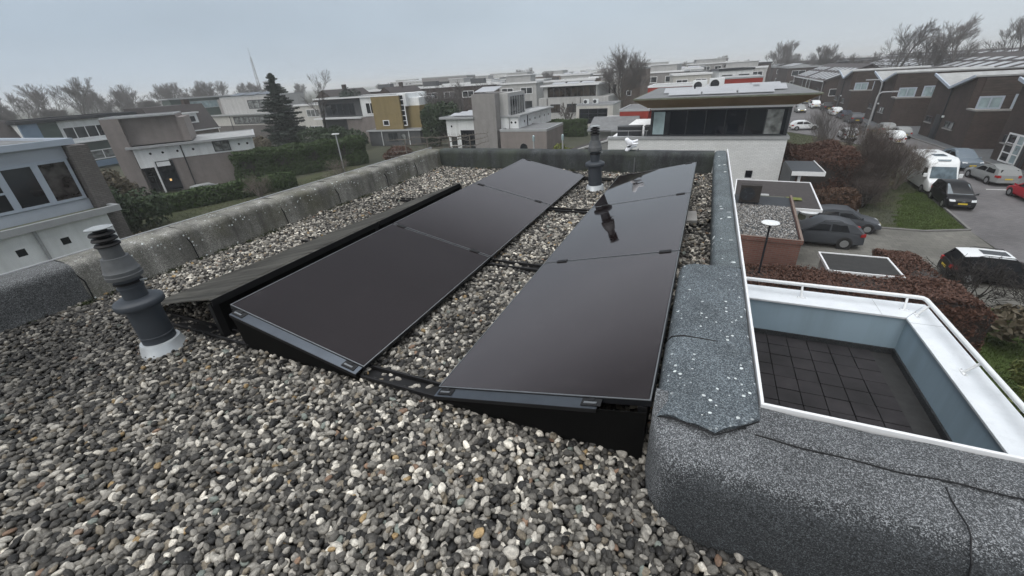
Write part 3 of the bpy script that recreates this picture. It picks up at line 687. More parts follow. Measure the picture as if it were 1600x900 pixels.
# ------------------------------------------------------------------ solar panels
ZL, ZH, PY0, PP = .09, .334, 1.4468, 1.7696
def panel(x_low, x_high, i, label, glass='panel_glass'):
    s = 1 if x_high > x_low else -1; y0 = PY0+i*PP+.008; y1 = PY0+(i+1)*PP-.010
    t = thing('solar_panel', label, 'solar panel', ((x_low+x_high)/2, (y0+y1)/2, 0), 0, 'black solar panels on the gravel roof')
    a = Vector((x_low, 0, ZL)); b_ = Vector((x_high, 0, ZH)); d = (b_-a).normalized(); W = (b_-a).length; n = Vector((-d.z, 0, d.x))*(1 if d.x > 0 else -1)
    off = Vector((-(x_low+x_high)/2, -(y0+y1)/2, 0))
    def P(w, y, h): q = a+d*w+n*h+off; return (q.x, y+off.y, q.z)
    def slab(mb, w0, w1, ya, yb, h0, h1, m):
        lo = [P(w0, ya, h0), P(w1, ya, h0), P(w1, yb, h0), P(w0, yb, h0)]; hi = [P(w0, ya, h1), P(w1, ya, h1), P(w1, yb, h1), P(w0, yb, h1)]
        mb.hexa(lo, hi, m)
    g = MB(); slab(g, .009, W-.009, y0+.009, y1-.009, -.008, -.0012, glass); o = g.build('glass', t); fix(o)
    f = MB(); F = .009
    for (w0, w1, ya, yb) in ((0, F, y0, y1), (W-F, W, y0, y1), (F, W-F, y0, y0+F), (F, W-F, y1-F, y1)): slab(f, w0, w1, ya, yb, -.034, -.004, 'panel_frame')
    for (w0, w1, ya, yb) in ((0, .006, y0, y1), (W-.006, W, y0, y1), (.006, W-.006, y0, y0+.006), (.006, W-.006, y1-.006, y1)): slab(f, w0, w1, ya, yb, -.0038, .0, 'panel_frame_edge')  # grey rim paints in the edge highlight of the black frame
    o = f.build('frame', t); fix(o)
    # clamps where two panels meet
    for w in (.13, W-.15):
        c = MB(); slab(c, w, w+.09, y1-.012, y1+.030, -.004, .006, 'black_metal'); o = c.build('clamp', t); fix(o)
    return t
# rows: valley between the first two, ridge between the second and the third
XA, XB, XC, XD, XE, XF = -.058, -1.17, -1.7043, -2.7985, -3.02, -4.12
for i, w in enumerate(('nearest the viewer', 'middle one, mirroring the flue', 'far end, mirroring the parapet')):
    panel(XB, XA, i, 'black panel in the row by the right parapet, '+w)
for i, w in enumerate(('nearest the viewer', 'middle one', 'palest, at the far end')):
    panel(XC, XD, i, 'black panel in the row left of the gravel strip, '+w)
def deflector(y0, y1, xl0, xl1, label):
    t = thing('wind_deflector', label, 'wind deflector', (-3.4, (y0+y1)/2, 0), 0, 'wind deflectors of the long row'); ox, oy = 3.4, -(y0+y1)/2
    n, m_ = 14, 40; vs = []; rr = random.Random(int(y0*10))
    wob = [rr.gauss(0, .0025) for _ in range(m_+1)]
    for j in range(m_+1):
        y = y0+(y1-y0)*j/m_; xl = xl0+(xl1-xl0)*j/m_
        for i in range(n+1):
            k = i/n; vs.append((xl+(XE-xl)*k+ox, y+oy, .075+(ZH-.075)*k**.92+wob[j]*sin(k*3.1)))
    mb = MB(); mb.add(vs, [(j*(n+1)+i, j*(n+1)+i+1, (j+1)*(n+1)+i+1, (j+1)*(n+1)+i) for j in range(m_) for i in range(n)], 'dusty_metal', True); o = mb.build('sheet', t); sl = o.modifiers.new('solid', 'SOLIDIFY'); sl.thickness = .002
    mb = MB(); mb.box(XE+ox+.001, XE+ox+.026, y0+oy, y1+oy, ZH-.003, ZH+.001, 'dusty_metal'); mb.box(XE+ox+.0265, XE+ox+.029, y0+oy, y1+oy, ZH-.05, ZH+.0015, 'black_metal'); mb.build('lip', t)
deflector(PY0, 3.22, -4.08, -3.92, 'streaky grey metal deflector sheet starting behind the large flue')
deflector(3.235, 4.93, -3.92, -3.76, 'streaky grey metal deflector sheet farther along the left parapet')
# end plates under the near edges of the rows
def end_plate(x_low, x_high, xs0, xs1, xp, label, clips):
    t = thing('end_plate', label, 'mounting plate', ((x_low+x_high)/2, PY0, 0), 0, 'end plates of the panel rows'); cx = (x_low+x_high)/2
    zz = lambda x: ZL+(ZH-ZL)*(x-x_low)/(x_high-x_low)
    lo, hi = min(xs0, xs1), max(xs0, xs1); m = MB()
    A, B = lo-cx, hi-cx
    l2, h2 = min(xs0, xp), max(xs0, xp); A2, B2 = l2-cx, h2-cx
    m.hexa([(A2, -.03, .004), (B2, -.03, .004), (B2, -.026, .004), (A2, -.026, .004)], [(A2, -.054, zz(l2)-.019), (B2, -.054, zz(h2)-.019), (B2, -.050, zz(h2)-.019), (A2, -.050, zz(l2)-.019)], 'plate_black')
    o = m.build('plate', t); fix(o)
    m = MB(); m.hexa([(A, -.058, zz(lo)-.018), (B, -.058, zz(hi)-.018), (B, .006, zz(hi)-.014), (A, .006, zz(lo)-.014)], [(A, -.058, zz(lo)-.013), (B, -.058, zz(hi)-.013), (B, .006, zz(hi)-.009), (A, .006, zz(lo)-.009)], 'satin_metal')
    m.hexa([(A, -.061, zz(lo)-.034), (B, -.061, zz(hi)-.034), (B, -.0585, zz(hi)-.034), (A, -.0585, zz(lo)-.034)], [(A, -.061, zz(lo)-.013), (B, -.061, zz(hi)-.013), (B, -.0585, zz(hi)-.013), (A, -.0585, zz(lo)-.013)], 'black_metal')
    o = m.build('flange', t); fix(o)
    for xc in clips:
        c = MB(); q0, q1 = xc-.045, xc+.045
        def bar(u0, u1, v0, v1, h, mm):
            c.hexa([(u0-cx, v0, zz(u0)-.0105), (u1-cx, v0, zz(u1)-.0105), (u1-cx, v1, zz(u1)-.0105), (u0-cx, v1, zz(u0)-.0105)], [(u0-cx, v0, zz(u0)-.0105+h), (u1-cx, v0, zz(u1)-.0105+h), (u1-cx, v1, zz(u1)-.0105+h), (u0-cx, v1, zz(u0)-.0105+h)], mm)
        bar(q0, q1, -.045, .004, .004, 'black_metal'); bar(q0+.012, q1-.02, -.034, -.022, .008, 'panel_frame_edge'); bar(q0+.03, q0+.055, -.018, .004, .008, 'black_metal')
        o = c.build('clip', t); fix(o)
end_plate(XB, XA, XB+.01, XA-.22, XA-.008, 'grey flanged end plate below the near right panel', [XB+.07, XA-.25])  # black plate runs past its flange, standing in for shade under the panel
end_plate(XC, XD, XC-.01, XD+.07, XD+.07, 'grey flanged end plate below the near panel of the long row', [XC-.08, XD+.12])
# bearing rails lying in the gravel across the rows
for k, (y, x0, x1, lb) in enumerate([(1.475, -4.15, -.09, 'black channel rail in the gravel at the near ends of the panel rows'), (3.21, -4.15, -.09, 'black channel rail crossing the gravel strip at the first panel joint'),
                                     (4.985, -4.15, -.09, 'black channel rail crossing the gravel strip at the second panel joint'), (6.74, -2.9, -.09, 'black channel rail at the far ends of the panel rows behind the flue')]):
    t = thing('mounting_rail', lb, 'rail', ((x0+x1)/2, y, 0), 0, 'rails under the panel rows'); h = (x1-x0)/2
    m = MB(); m.box(-h, h, -.05, .05, .016, .020, 'black_metal'); m.build('base', t)
    for sgn in (-1, 1):
        m = MB(); m.box(-h, h, sgn*.05-.007, sgn*.05+.007, .0205, .048, 'black_metal'); m.build('lip', t, .003)
    for x in (XA-.03, XD+.02, XE-.02):
        if x-(x0+x1)/2 > -h: 
            m = MB(); m.box(x-(x0+x1)/2-.02, x-(x0+x1)/2+.02, -.025, .025, .021, ZH-.045, 'black_metal'); m.build('post', t)
# wind plates closing the high edges of the rows
for x, n_, lb in ((XA-.012, 3, 'black wind plate closing the high edge beside the right parapet'), (XD+.012, 3, 'black wind plate under the high edge of the row left of the gravel strip'), (XE-.012, 2, 'black wind plate under the high edge of the metal deflector sheets')):
    t = thing('wind_plate', lb, 'wind plate', (x, PY0+n_*PP/2, 0), 0, 'wind plates of the panel rows')
    for i in range(n_): m = MB(); m.box(-.002, .002, (i-n_/2)*PP+.03, (i+1-n_/2)*PP-.03, .03, ZH-.045, 'plate_black'); m.build('sheet', t)
# loose concrete slab and cable
t = MB(); t.box(-.10, .10, -.16, .16, 0, .045, 'concrete'); o = t.build('paving_slab', None, .006, loc=(-.055, 5.02, .012)); o.rotation_euler = (R(3), R(-4), R(4)); tag(o, 'small grey concrete slab lying beside the right panels', 'slab')
c = MB(); c.path([(-3.22, 1.42, .06), (-3.05, 1.36, .02), (-2.9, 1.40, .03), (-2.78, 1.36, .026), (-2.68, 1.43, .06), (-2.66, 1.55, .2)], .0045, 6, 'black_metal'); tag(c.build('cable'), 'thin black cable looping out from under the near panels', 'cable')

# ------------------------------------------------------------------ flues
def flue(loc, label, tilt=(0, 0)):
    t = thing('roof_flue', label, 'flue', loc, 0, 'grey flues standing in the gravel'); t.rotation_euler = (tilt[0], tilt[1], .4)
    m = MB(); m.lathe([(.150, -.03), (.148, .0), (.136, .02), (.124, .07), (.118, .088), (.1, .09)], 40, 'flue_collar'); m.build('collar', t)
    m = MB(); m.lathe([(.0985, .06), (.0985, .13), (.1005, .132), (.1005, .142), (.0975, .144), (.0975, .385), (.09, .39)], 40, 'flue_plastic'); m.build('sleeve', t)
    m = MB(); m.lathe([(.10, .365), (.136, .368), (.140, .376), (.140, .405), (.136, .412), (.102, .43), (.07, .432)], 44, 'flue_plastic'); m.build('flange', t)
    m = MB(); m.lathe([(.067, .42), (.067, .50), (.074, .502), (.074, .512), (.067, .514), (.067, .59), (.06, .592)], 36, 'flue_plastic'); m.build('pipe', t)
    m = MB(); m.lathe([(.074, .535), (.079, .537), (.079, .548), (.074, .55)], 32, 'black_metal'); m.tube((.075, .01, .543), (.115, .02, .545), .008, .006, 8, 'flue_cap'); m.build('clamp_ring', t)
    m = MB(); m.lathe([(.070, .575), (.098, .578), (.100, .60), (.097, .604), (.097, .628), (.093, .632), (.088, .66), (.080, .69), (.073, .712), (.073, .718), (.060, .72)], 40, 'flue_faded'); m.build('cowl', t)
    m = MB(); m.lathe([(.056, .715), (.056, .80), (.05, .802)], 32, 'flue_faded'); m.build('pipe', t)
    for z in (.792, .828, .862):
        m = MB(); m.lathe([(.040, z), (.066, z+.004), (.068, z+.010), (.060, z+.022), (.042, z+.024)], 32, 'black_metal'); m.build('louvre_ring', t)
    m = MB(); m.lathe([(.036, .79), (.036, .905)], 20, 'black_metal'); m.build('core', t)
    m = MB(); m.lathe([(.02, .903), (.070, .908), (.071, .913), (.04, .921), (.001, .923)], 32, 'flue_cap'); m.build('cap', t)
    return t
flue((-3.35, 1.22, 0), 'large grey flue in the foreground at the left, by the felt parapet', (0, R(-1.2)))
flue((-1.40, 6.15, 0), 'smaller looking grey flue between the far ends of the panel rows', (0, R(-2.0)))
def glove():
    t = thing('work_glove', 'crumpled white glove stuck on a thin stick behind the far flue', 'glove', (-1.18, 7.55, .34))
    m = MB(); m.tube((.03, 0, -.01), (-.0, 0, .2), .006, .005, 6, 'black_metal'); m.build('stick', t)
    me = bpy.data.meshes.new('fabric'); vs = []; es = []; rr = []
    def chain(pts, base=None):
        prev = base
        for p, r in pts:
            vs.append(p); rr.append(r); i = len(vs)-1
            if prev is not None: es.append((prev, i))
            prev = i
        return prev
    chain([((.03, 0, .06), .055), ((.02, 0, .12), .066), ((-.015, .0, .17), .062), ((-.04, 0, .22), .05)])
    chain([((.08, .01, .15), .032), ((.125, .0, .165), .026), ((.165, 0, .175), .02)], 1)
    chain([((.085, -.025, .115), .03), ((.13, -.035, .12), .025), ((.165, -.04, .13), .018)], 1)
    chain([((.08, .02, .07), .03), ((.12, .025, .07), .025), ((.155, .02, .085), .018)], 0)
    chain([((-.005, -.01, .02), .045), ((-.04, -.015, -.005), .04)], 0)
    me.from_pydata(vs, es, []); o = bpy.data.objects.new('fabric', me); COL.objects.link(o); o.parent = t; me.materials.append(MAT['white_cloth'])
    md = o.modifiers.new('skin', 'SKIN')
    for i, r in enumerate(rr): me.skin_vertices[0].data[i].radius = (r, r*.7)
    me.skin_vertices[0].data[0].use_root = True
    s = o.modifiers.new('sub', 'SUBSURF'); s.levels = s.render_levels = 2; md.use_smooth_shade = True
    t.rotation_euler = (0, 0, R(15))
glove()

# ------------------------------------------------------------------ the terrace
TF, TC = -2.8, -2.12
ter = thing('roof_terrace', 'lower roof terrace with pale blue walls, dark tiles and white coping', 'terrace', (2, 5, TF)); tl = (-2, -5, -TF)
def T_(mb, name, **k): return mb.build(name, ter, loc=tl, **k)
mb = MB(); mb.box(.345, 3.62, 1.51, 8.0, GZ, TF-.06, 'grey_brick'); mb.box(.345, 3.62, 7.60, 8.0, TF-.055, TC-.06, 'grey_brick'); mb.box(3.40, 3.62, 1.51, 7.595, TF-.055, TC-.06, 'grey_brick'); T_(mb, 'outer_wall')
mb = MB(); mb.box(.346, 3.395, 7.53, 7.595, TF-.055, TC-.04, 'pale_blue_wall'); mb.box(3.33, 3.395, 1.52, 7.525, TF-.055, TC-.04, 'pale_blue_wall'); T_(mb, 'inner_wall')
mb = MB(); mb.box(.346, 3.325, 7.50, 7.528, TF-.05, TF+.07, 'felt_dark'); mb.box(3.30, 3.327, 1.52, 7.498, TF-.05, TF+.07, 'felt_dark'); T_(mb, 'skirting')
mb = MB(); mb.box(.346, 3.30, 1.52, 7.50, TF-.055, TF-.035, 'deck_felt'); T_(mb, 'floor_base')
rn = random.Random(4); tm = MB(); s_ = .302; tilez = []
for i in range(10):
    for j in range(20):
        x0 = .30+i*s_; y0 = 1.44+j*s_
        if x0+s_ > 3.30: continue
        dz = rn.uniform(-.003, .003); a = rn.uniform(-.004, .004); x1, y1 = x0+s_-.011, y0+s_-.011
        if y1 > 7.47 or x0 < .345: continue
        tm.hexa([(x0, y0, TF-.03), (x1, y0, TF-.03), (x1, y1, TF-.03), (x0, y1, TF-.03)], [(x0, y0, TF+dz), (x1, y0, TF+dz+a), (x1, y1, TF+dz+a), (x0, y1, TF+dz)], 'terrace_tile')
T_(tm, 'floor_tiles', bevel=.005)
mb = MB(); mb.prism([(.40, 7.49), (3.285, 7.49), (3.70, 8.05), (.40, 8.05)], TC-.038, TC, 'coping_white'); T_(mb, 'coping', bevel=.006)
mb = MB(); mb.prism([(3.288, 1.6), (3.70, 1.6), (3.70, 8.046), (3.288, 7.486)], TC-.038, TC-.002, 'coping_white'); T_(mb, 'coping', bevel=.006)
mb = MB(); mb.box(2.98, 2.985, 7.492, 8.048, TC+.0005, TC+.002, 'grey_trim'); T_(mb, 'coping_joint'); mb = MB(); mb.box(3.29, 3.698, 7.33, 7.335, TC-.0015, TC+.0006, 'grey_trim'); T_(mb, 'coping_joint')
rail = thing('railing', 'white tubular railing on short posts along the terrace coping', 'railing', (2, 7.8, TC)); rl2 = (-2, -7.8, -TC)
mb = MB(); Rz = -1.925
mb.path([(.42, 7.86, Rz), (2.0, 7.865, Rz), (3.48, 7.87, Rz), (3.545, 7.86, Rz), (3.575, 7.80, Rz), (3.578, 7.5, Rz), (3.582, 5.0, Rz), (3.586, 1.7, Rz)], .032, 16, 'white_paint'); mb.build('rail_tube', rail, loc=rl2)
for (px, py, dx, dy) in ((.9, 7.74, 0, .12), (1.92, 7.74, 0, .12), (3.33, 7.75, .03, .115), (3.45, 7.62, .12, .02), (3.46, 6.12, .12, 0), (3.46, 4.4, .12, 0), (3.46, 2.8, .12, 0)):
    mb = MB(); mb.tube((px, py, TC), (px+dx, py+dy, Rz-.01), .019, .017, 12, 'white_paint')
    po = mb.build('post', rail, loc=rl2)
    m2 = MB(); a = (.07, .022) if abs(dy) > .05 else (.022, .07); m2.box(px-a[0], px+a[0], py-a[1], py+a[1], TC+.0015, TC+.007, 'white_paint')
    for s in (-1, 1):
        bx, by = (px+s*.055, py) if abs(dy) > .05 else (px, py+s*.055)
        m2.lathe([(.010, 0), (.010, .008), (.006, .012)], 8, 'chrome', (bx, by, TC+.007))
    m2.build('base_plate', po, loc=(0, 0, 0))
# ------------------------------------------------------------------ ground
def sheet(name, poly, z, m, parent=None):
    mb = MB(); mb.add([(x, y, z) for x, y in poly], [tuple(range(len(poly)))], m); o = mb.build(name); return tag(o, kind='structure')
sheet('ground', [(-2500, -2500), (2500, -2500), (2500, 2500), (-2500, 2500)], GZ-.03, 'earth')
ROAD = [(11.6, -25), (12.2, 25.8), (12.9, 33), (13.9, 42), (14.2, 50), (11.8, 56), (8.2, 62), (8.2, 190), (18.4, 190), (18.4, 67), (19.0, 57), (19.5, 47), (20.0, 36), (20.2, -25)]
sheet('road', ROAD, GZ-.012, 'road_clinker')
sheet('pavement', [(18.4, 190), (18.4, 67), (19.0, 57), (19.5, 47), (20.0, 36), (20.2, -25), (34, -25), (34, 190)], GZ-.004, 'path_paving')
sheet('driveway', [(1.2, 10), (11.55, 10), (12.2, 25.75), (8.0, 25.2), (3, 25.2), (1.2, 20)], GZ-.008, 'drive_paving')
VERGE = [(8.0, 25.3), (10.3, 25.2), (12.12, 25.9), (12.8, 33), (13.8, 42), (14.1, 49.9), (11.7, 55.9), (8.1, 61.8), (4.6, 61), (4.6, 29), (6.5, 27)]
sheet('grass_verge', VERGE, GZ-.0, 'rough_grass')
sheet('garden_lawn', [(-37, 6), (-6.2, 2), (-6.2, 26), (-14, 36), (-24, 38), (-36, 35)], GZ-.014, 'rough_grass')
sheet('side_street', [(-47, 8), (-41.5, 8), (-39.2, 25), (-40, 26), (-44, 20), (-47, 18)], GZ-.012, 'road_clinker')
sheet('garden_lawn', [(6.0, 4), (11.5, 4), (11.55, 17.2), (7.2, 17.2), (6.2, 12)], GZ-.003, 'grass')
grass_right = [(6.2, 9), (11.3, 8), (11.4, 17), (7.3, 17)]
def kerb(pts, name='kerb'):
    mb = MB()
    for a, b_ in zip(pts[:-1], pts[1:]):
        d = Vector((b_[0]-a[0], b_[1]-a[1], 0)).normalized(); n = Vector((-d.y, d.x, 0))*.06
        A, B = Vector((*a, 0)), Vector((*b_, 0)); q = [A-n, B-n, B+n, A+n]
        mb.hexa([(p.x, p.y, GZ-.05) for p in q], [(p.x, p.y, GZ+.07) for p in q], 'kerb_stone')
    o = mb.build(name, None, .012); return tag(o, kind='structure')
kerb([(8.0, 25.25), (10.3, 25.15), (12.2, 25.8), (12.9, 33), (13.9, 42), (14.2, 50), (11.8, 56), (8.2, 62)])
kerb([(20.15, -25), (19.95, 36), (19.45, 47), (18.95, 57), (18.35, 67), (18.35, 190)])
mb = MB()
for i in range(7): mb.box(17.95, 18.05, 28+i*2.9, 28.9+i*2.9, 0, .004, 'road_mark')
for y in (34.5, 40.4): mb.box(16.2, 18.9, y, y+.1, 0, .004, 'road_mark')
o = mb.build('road_marking', loc=(0, 0, GZ-.011)); tag(o, kind='structure')
def inpoly(x, y, poly):
    r = np.zeros(len(x), bool); j = len(poly)-1
    for i in range(len(poly)):
        xi, yi = poly[i]; xj, yj = poly[j]
        with np.errstate(divide='ignore', invalid='ignore'): r ^= ((yi > y) != (yj > y)) & (x < (xj-xi)*(y-yi)/(yj-yi)+xi)
        j = i
    return r
def grass(name, label, poly, n, h, mat, seed, z):
    g = np.random.default_rng(seed); P = np.array(poly); lo, hi = P.min(0), P.max(0); q = lo+(hi-lo)*g.random((n, 2)); q = q[inpoly(q[:, 0], q[:, 1], poly)]
    m = len(q); a = g.random(m)*6.28; w = .006+.010*g.random(m); hh = h*(.4+.8*g.random(m)); ln = g.normal(0, .5, (m, 2))*hh[:, None]
    b0 = np.c_[q-np.c_[np.cos(a), np.sin(a)]*w[:, None], np.full(m, z)]; b1 = np.c_[q+np.c_[np.cos(a), np.sin(a)]*w[:, None], np.full(m, z)]; t = np.c_[q+ln, z+hh]
    o = mesh_np(name, np.stack([b0, b1, t], 1).reshape(-1, 3), np.arange(3*m).reshape(-1, 3), [mat]); return tag(o, label, 'grass', kind='stuff')
_e = [(9.3, 25.35), (12.12, 25.9), (12.8, 33.5), (11.5, 32), (10.2, 28.5), (9.3, 25.35)]; _r = random.Random(8)
TIP = [(10.3, 25.2), (12.1, 25.88), (12.8, 33.4)]+[(a[0]+(b_[0]-a[0])*k/14+_r.gauss(0, .16), a[1]+(b_[1]-a[1])*k/14+_r.gauss(0, .1)) for a, b_ in zip(_e[2:-1], _e[3:]) for k in range(14)]
TIP = [(x, max(y, 25.3)) for x, y in TIP]
sheet('grass_verge', TIP, GZ+.004, 'grass')
grass('grass', 'short bright green grass at the tip of the verge', TIP, 26000, .07, 'grass', 3, GZ+.004)
grass('grass', 'dull withered grass under the bare shrubs', VERGE, 30000, .10, 'rough_grass', 5, GZ)
sheet('grass_verge', [(8.6+.3*math.sin(i*2.3)*(i % 3)+2.2*cos(i*.393)*(1+.12*sin(i*5)), 27.6+1.9*sin(i*.393)*(1+.12*cos(i*7))) for i in range(16)], GZ+.002, 'earth')
grass('grass', 'shaggy grass of the gardens behind the left parapet', [(-36, 10), (-18, 8), (-14, 30), (-34, 34)], 22000, .16, 'rough_grass', 4, GZ-.014)
grass('grass', 'dark green lawn grass beside the hedge below the terrace', grass_right, 22000, .09, 'grass', 6, GZ-.003)
# the air: a closed box of even haze, the sky dome outside it
def haze():
    mb = MB(); mb.box(-2600, 2600, -2600, 2600, GZ-1.2, 16, 'white_trim'); o = mb.build('haze')
    m = bpy.data.materials.new('haze'); m.use_nodes = True; nt = m.node_tree; nt.nodes.clear()
    out = nt.nodes.new('ShaderNodeOutputMaterial'); v = nt.nodes.new('ShaderNodeVolumePrincipled'); v.inputs['Color'].default_value = (.985, .99, 1, 1)
    v.inputs['Density'].default_value = .0009; v.inputs['Anisotropy'].default_value = .2; nt.links.new(v.outputs[0], out.inputs['Volume'])
    o.data.materials.clear(); o.data.materials.append(m); MAT['haze'] = m; tag(o, kind='stuff'); tag(o, 'thin pale winter haze over the whole neighbourhood', 'haze')
haze()
# ------------------------------------------------------------------ houses
class House:
    """local frame: x along the front, y into the depth, z up from the street"""
    def __init__(s, name, label, x, y, deg=0, group=None, cat='house', z=GZ):
        s.r = thing(name, label, cat, (x, y, z), R(deg), group)
    def part(s, name, mat, *boxes, bevel=0):
        mb = MB()
        for b in boxes: mb.box(*b, mat)
        return mb.build(name, s.r, bevel)
    def roof(s, x0, x1, y0, y1, z, m='roof_felt_far', trim='grey_trim', t=.16, over=.0, w=.12):
        mb = MB(); mb.box(x0-over, x1+over, y0-over, y1+over, z, z+t*.55, m); o = mb.build('roof', s.r)
        tm = MB(); a, b_, c, d = x0-over, x1+over, y0-over, y1+over
        tm.box(a-.03, b_+.03, c-.03, c+w, z-.03, z+t, trim); tm.box(a-.03, b_+.03, d-w, d+.03, z-.03, z+t, trim)
        tm.box(a-.03, a+w, c+w, d-w, z-.03, z+t, trim); tm.box(b_-w, b_+.03, c+w, d-w, z-.03, z+t, trim); tm.build('roof_edge', o); return o
    def win_f(s, x, z, w, h, y=0, **k): return window(s.r, (x, y-.005, z), (1, 0, 0), w, h, **k)     # front (-y)
    def win_r(s, y, z, w, h, x, **k): return window(s.r, (x+.005, y, z), (0, 1, 0), w, h, **k)       # right (+x)
    def win_l(s, y, z, w, h, x=0, **k): return window(s.r, (x-.005, y+w, z), (0, -1, 0), w, h, **k)  # left (-x)
    def pipe(s, x, y, z0, z1, r=.05, m='dark_frame'):
        mb = MB(); mb.tube((x, y, z0), (x, y, z1), r, r, 8, m); return mb.build('downpipe', s.r)
    def holes(s, pts, n, size=.14, square=True, m='black_glass'):
        """small ventilation openings, each with its rim"""
        n = Vector(n); d = Vector((0, 0, 1)).cross(n)
        for p in pts:
            mb = MB(); p = Vector(p)
            k = 4 if square else 12; off = pi/4 if square else 0; rr = size*(1.41 if square else 1)
            def ring(r, e): return [p+(d*cos(off+2*pi*i/k)+Vector((0, 0, 1))*sin(off+2*pi*i/k))*r+n*e for i in range(k)]
            a, b_ = ring(rr*1.12, .003), ring(rr, .012)
            mb.add(a+b_, [(i, (i+1) % k, k+(i+1) % k, k+i) for i in range(k)]+[tuple(range(k, 2*k))], m); fixo = mb.build('vent_opening', s.r)

# A: white and glass house, far left
h = House('white_house', 'white house with big blue grey framed windows at the left edge', -22.3, -6, 0)
h.part('wall', 'white_render', (0, 1.35, 0, 14.0, 0, 4.0), (-6, -.005, 0, 14.1, 0, 3.9))
h.part('upper_wall', 'pale_blue_panel', (-6, .60, 2, 14.0, 3.98, 4.50), (-6, .60, 2, 14.0, 6.0, 6.5), (-6, .30, 2, 14.0, 4.5, 6.0))
h.part('brick_fin', 'grey_brick', (-6, .95, 14.02, 14.62, 0, 6.42))
h.roof(-6, .7, 2, 14.2, 6.5, 'roof_felt_far', 'blue_grey_frame', .18, .1)
h.roof(-.0, 1.5, 0, 14.35, 4.0, 'moss_felt', 'grey_trim', .2, .05)
for k in range(4): h.win_r(2.6+k*2.17, 4.52, 2.17, 1.5, .60, cols=3, rows=1, frame='blue_grey_frame', glass='window_glass', fw=.1, proud=.03)
h.win_r(11.28, 4.52, .75, 1.5, .60, cols=1, rowsplit=[.45], frame='blue_grey_frame', glass='window_glass', fw=.1, proud=.03)
h.win_r(12.03, 4.52, .96, 1.5, .60, cols=1, frame='blue_grey_frame', glass='window_glass', fw=.1, proud=.03); h.win_r(12.99, 4.52, .96, 1.5, .60, cols=1, frame='blue_grey_frame', glass='reflecting_glass', fw=.1, proud=.03)
h.holes([(1.35, y, 3.35) for y in (8.9, 10.1, 11.3, 12.5, 13.6)], (1, 0, 0), .11)
h.pipe(1.40, 11.85, 0, 3.95, .05, 'grey_trim')

# B: warm grey house with white band
h = House('grey_house', 'warm grey rendered house with white upper band and tall dark glazing', -46.4, 20.2, 54)
h.part('tower_wall', 'warm_grey_render', (0, 1.25, .0, 5.5, 0, 6.45), (1.25, 5.2, .62, 5.5, 4.2, 6.45), (5.2, 5.75, .3, 5.5, 4.2, 6.2))
h.part('wall', 'warm_grey_render', (1.25, 3.5, .8, 7.5, 0, 3.0), (3.5, 10.4, .06, 7.5, 0, 2.85))
h.part('white_band', 'white_render', (1.3, 10.5, .0, 7.4, 2.86, 4.0), (1.3, 3.5, .0, .3, 2.3, 2.855))
h.roof(1.1, 10.7, -.35, 7.6, 4.0, 'pale_roof', 'grey_trim', .16, .12)
h.roof(0.02, 5.15, .05, 5.45, 6.45, 'roof_felt_far', 'grey_trim', .1)
h.win_f(1.35, .1, .95, 2.7, .78, cols=2, rows=2, frame='dark_frame', glass='window_glass')
h.win_f(2.45, .1, 1.3, 2.65, .045, cols=1, frame='dark_frame', glass='black_glass')
h.part('column', 'white_trim', (2.28, 2.40, -.05, .1, 0, 2.85))
h.win_f(7.2, 3.0, 1.35, .95, 0, cols=2, frame='dark_frame', glass='curtained_glass')
h.win_f(8.2, .65, .42, .55, .06, cols=1, frame='dark_frame', glass='black_glass'); h.win_f(8.9, .65, .42, .55, .06, cols=1, frame='dark_frame', glass='black_glass')
h.holes([(x, 0, 3.45) for x in (2.4, 3.3, 4.4, 5.6, 9.3, 10.0)], (0, -1, 0), .09, False)
h.pipe(4.75, -.05, 0, 3.9, .05, 'dark_frame')
mb = MB(); mb.add([(2.62, .025, .75), (2.78, .025, .75), (2.78, .025, .95), (2.62, .025, .95)], [(0, 1, 2, 3)], 'lit_window'); mb.build('lamp_glow', h.r, loc=(.35, 0, .2))

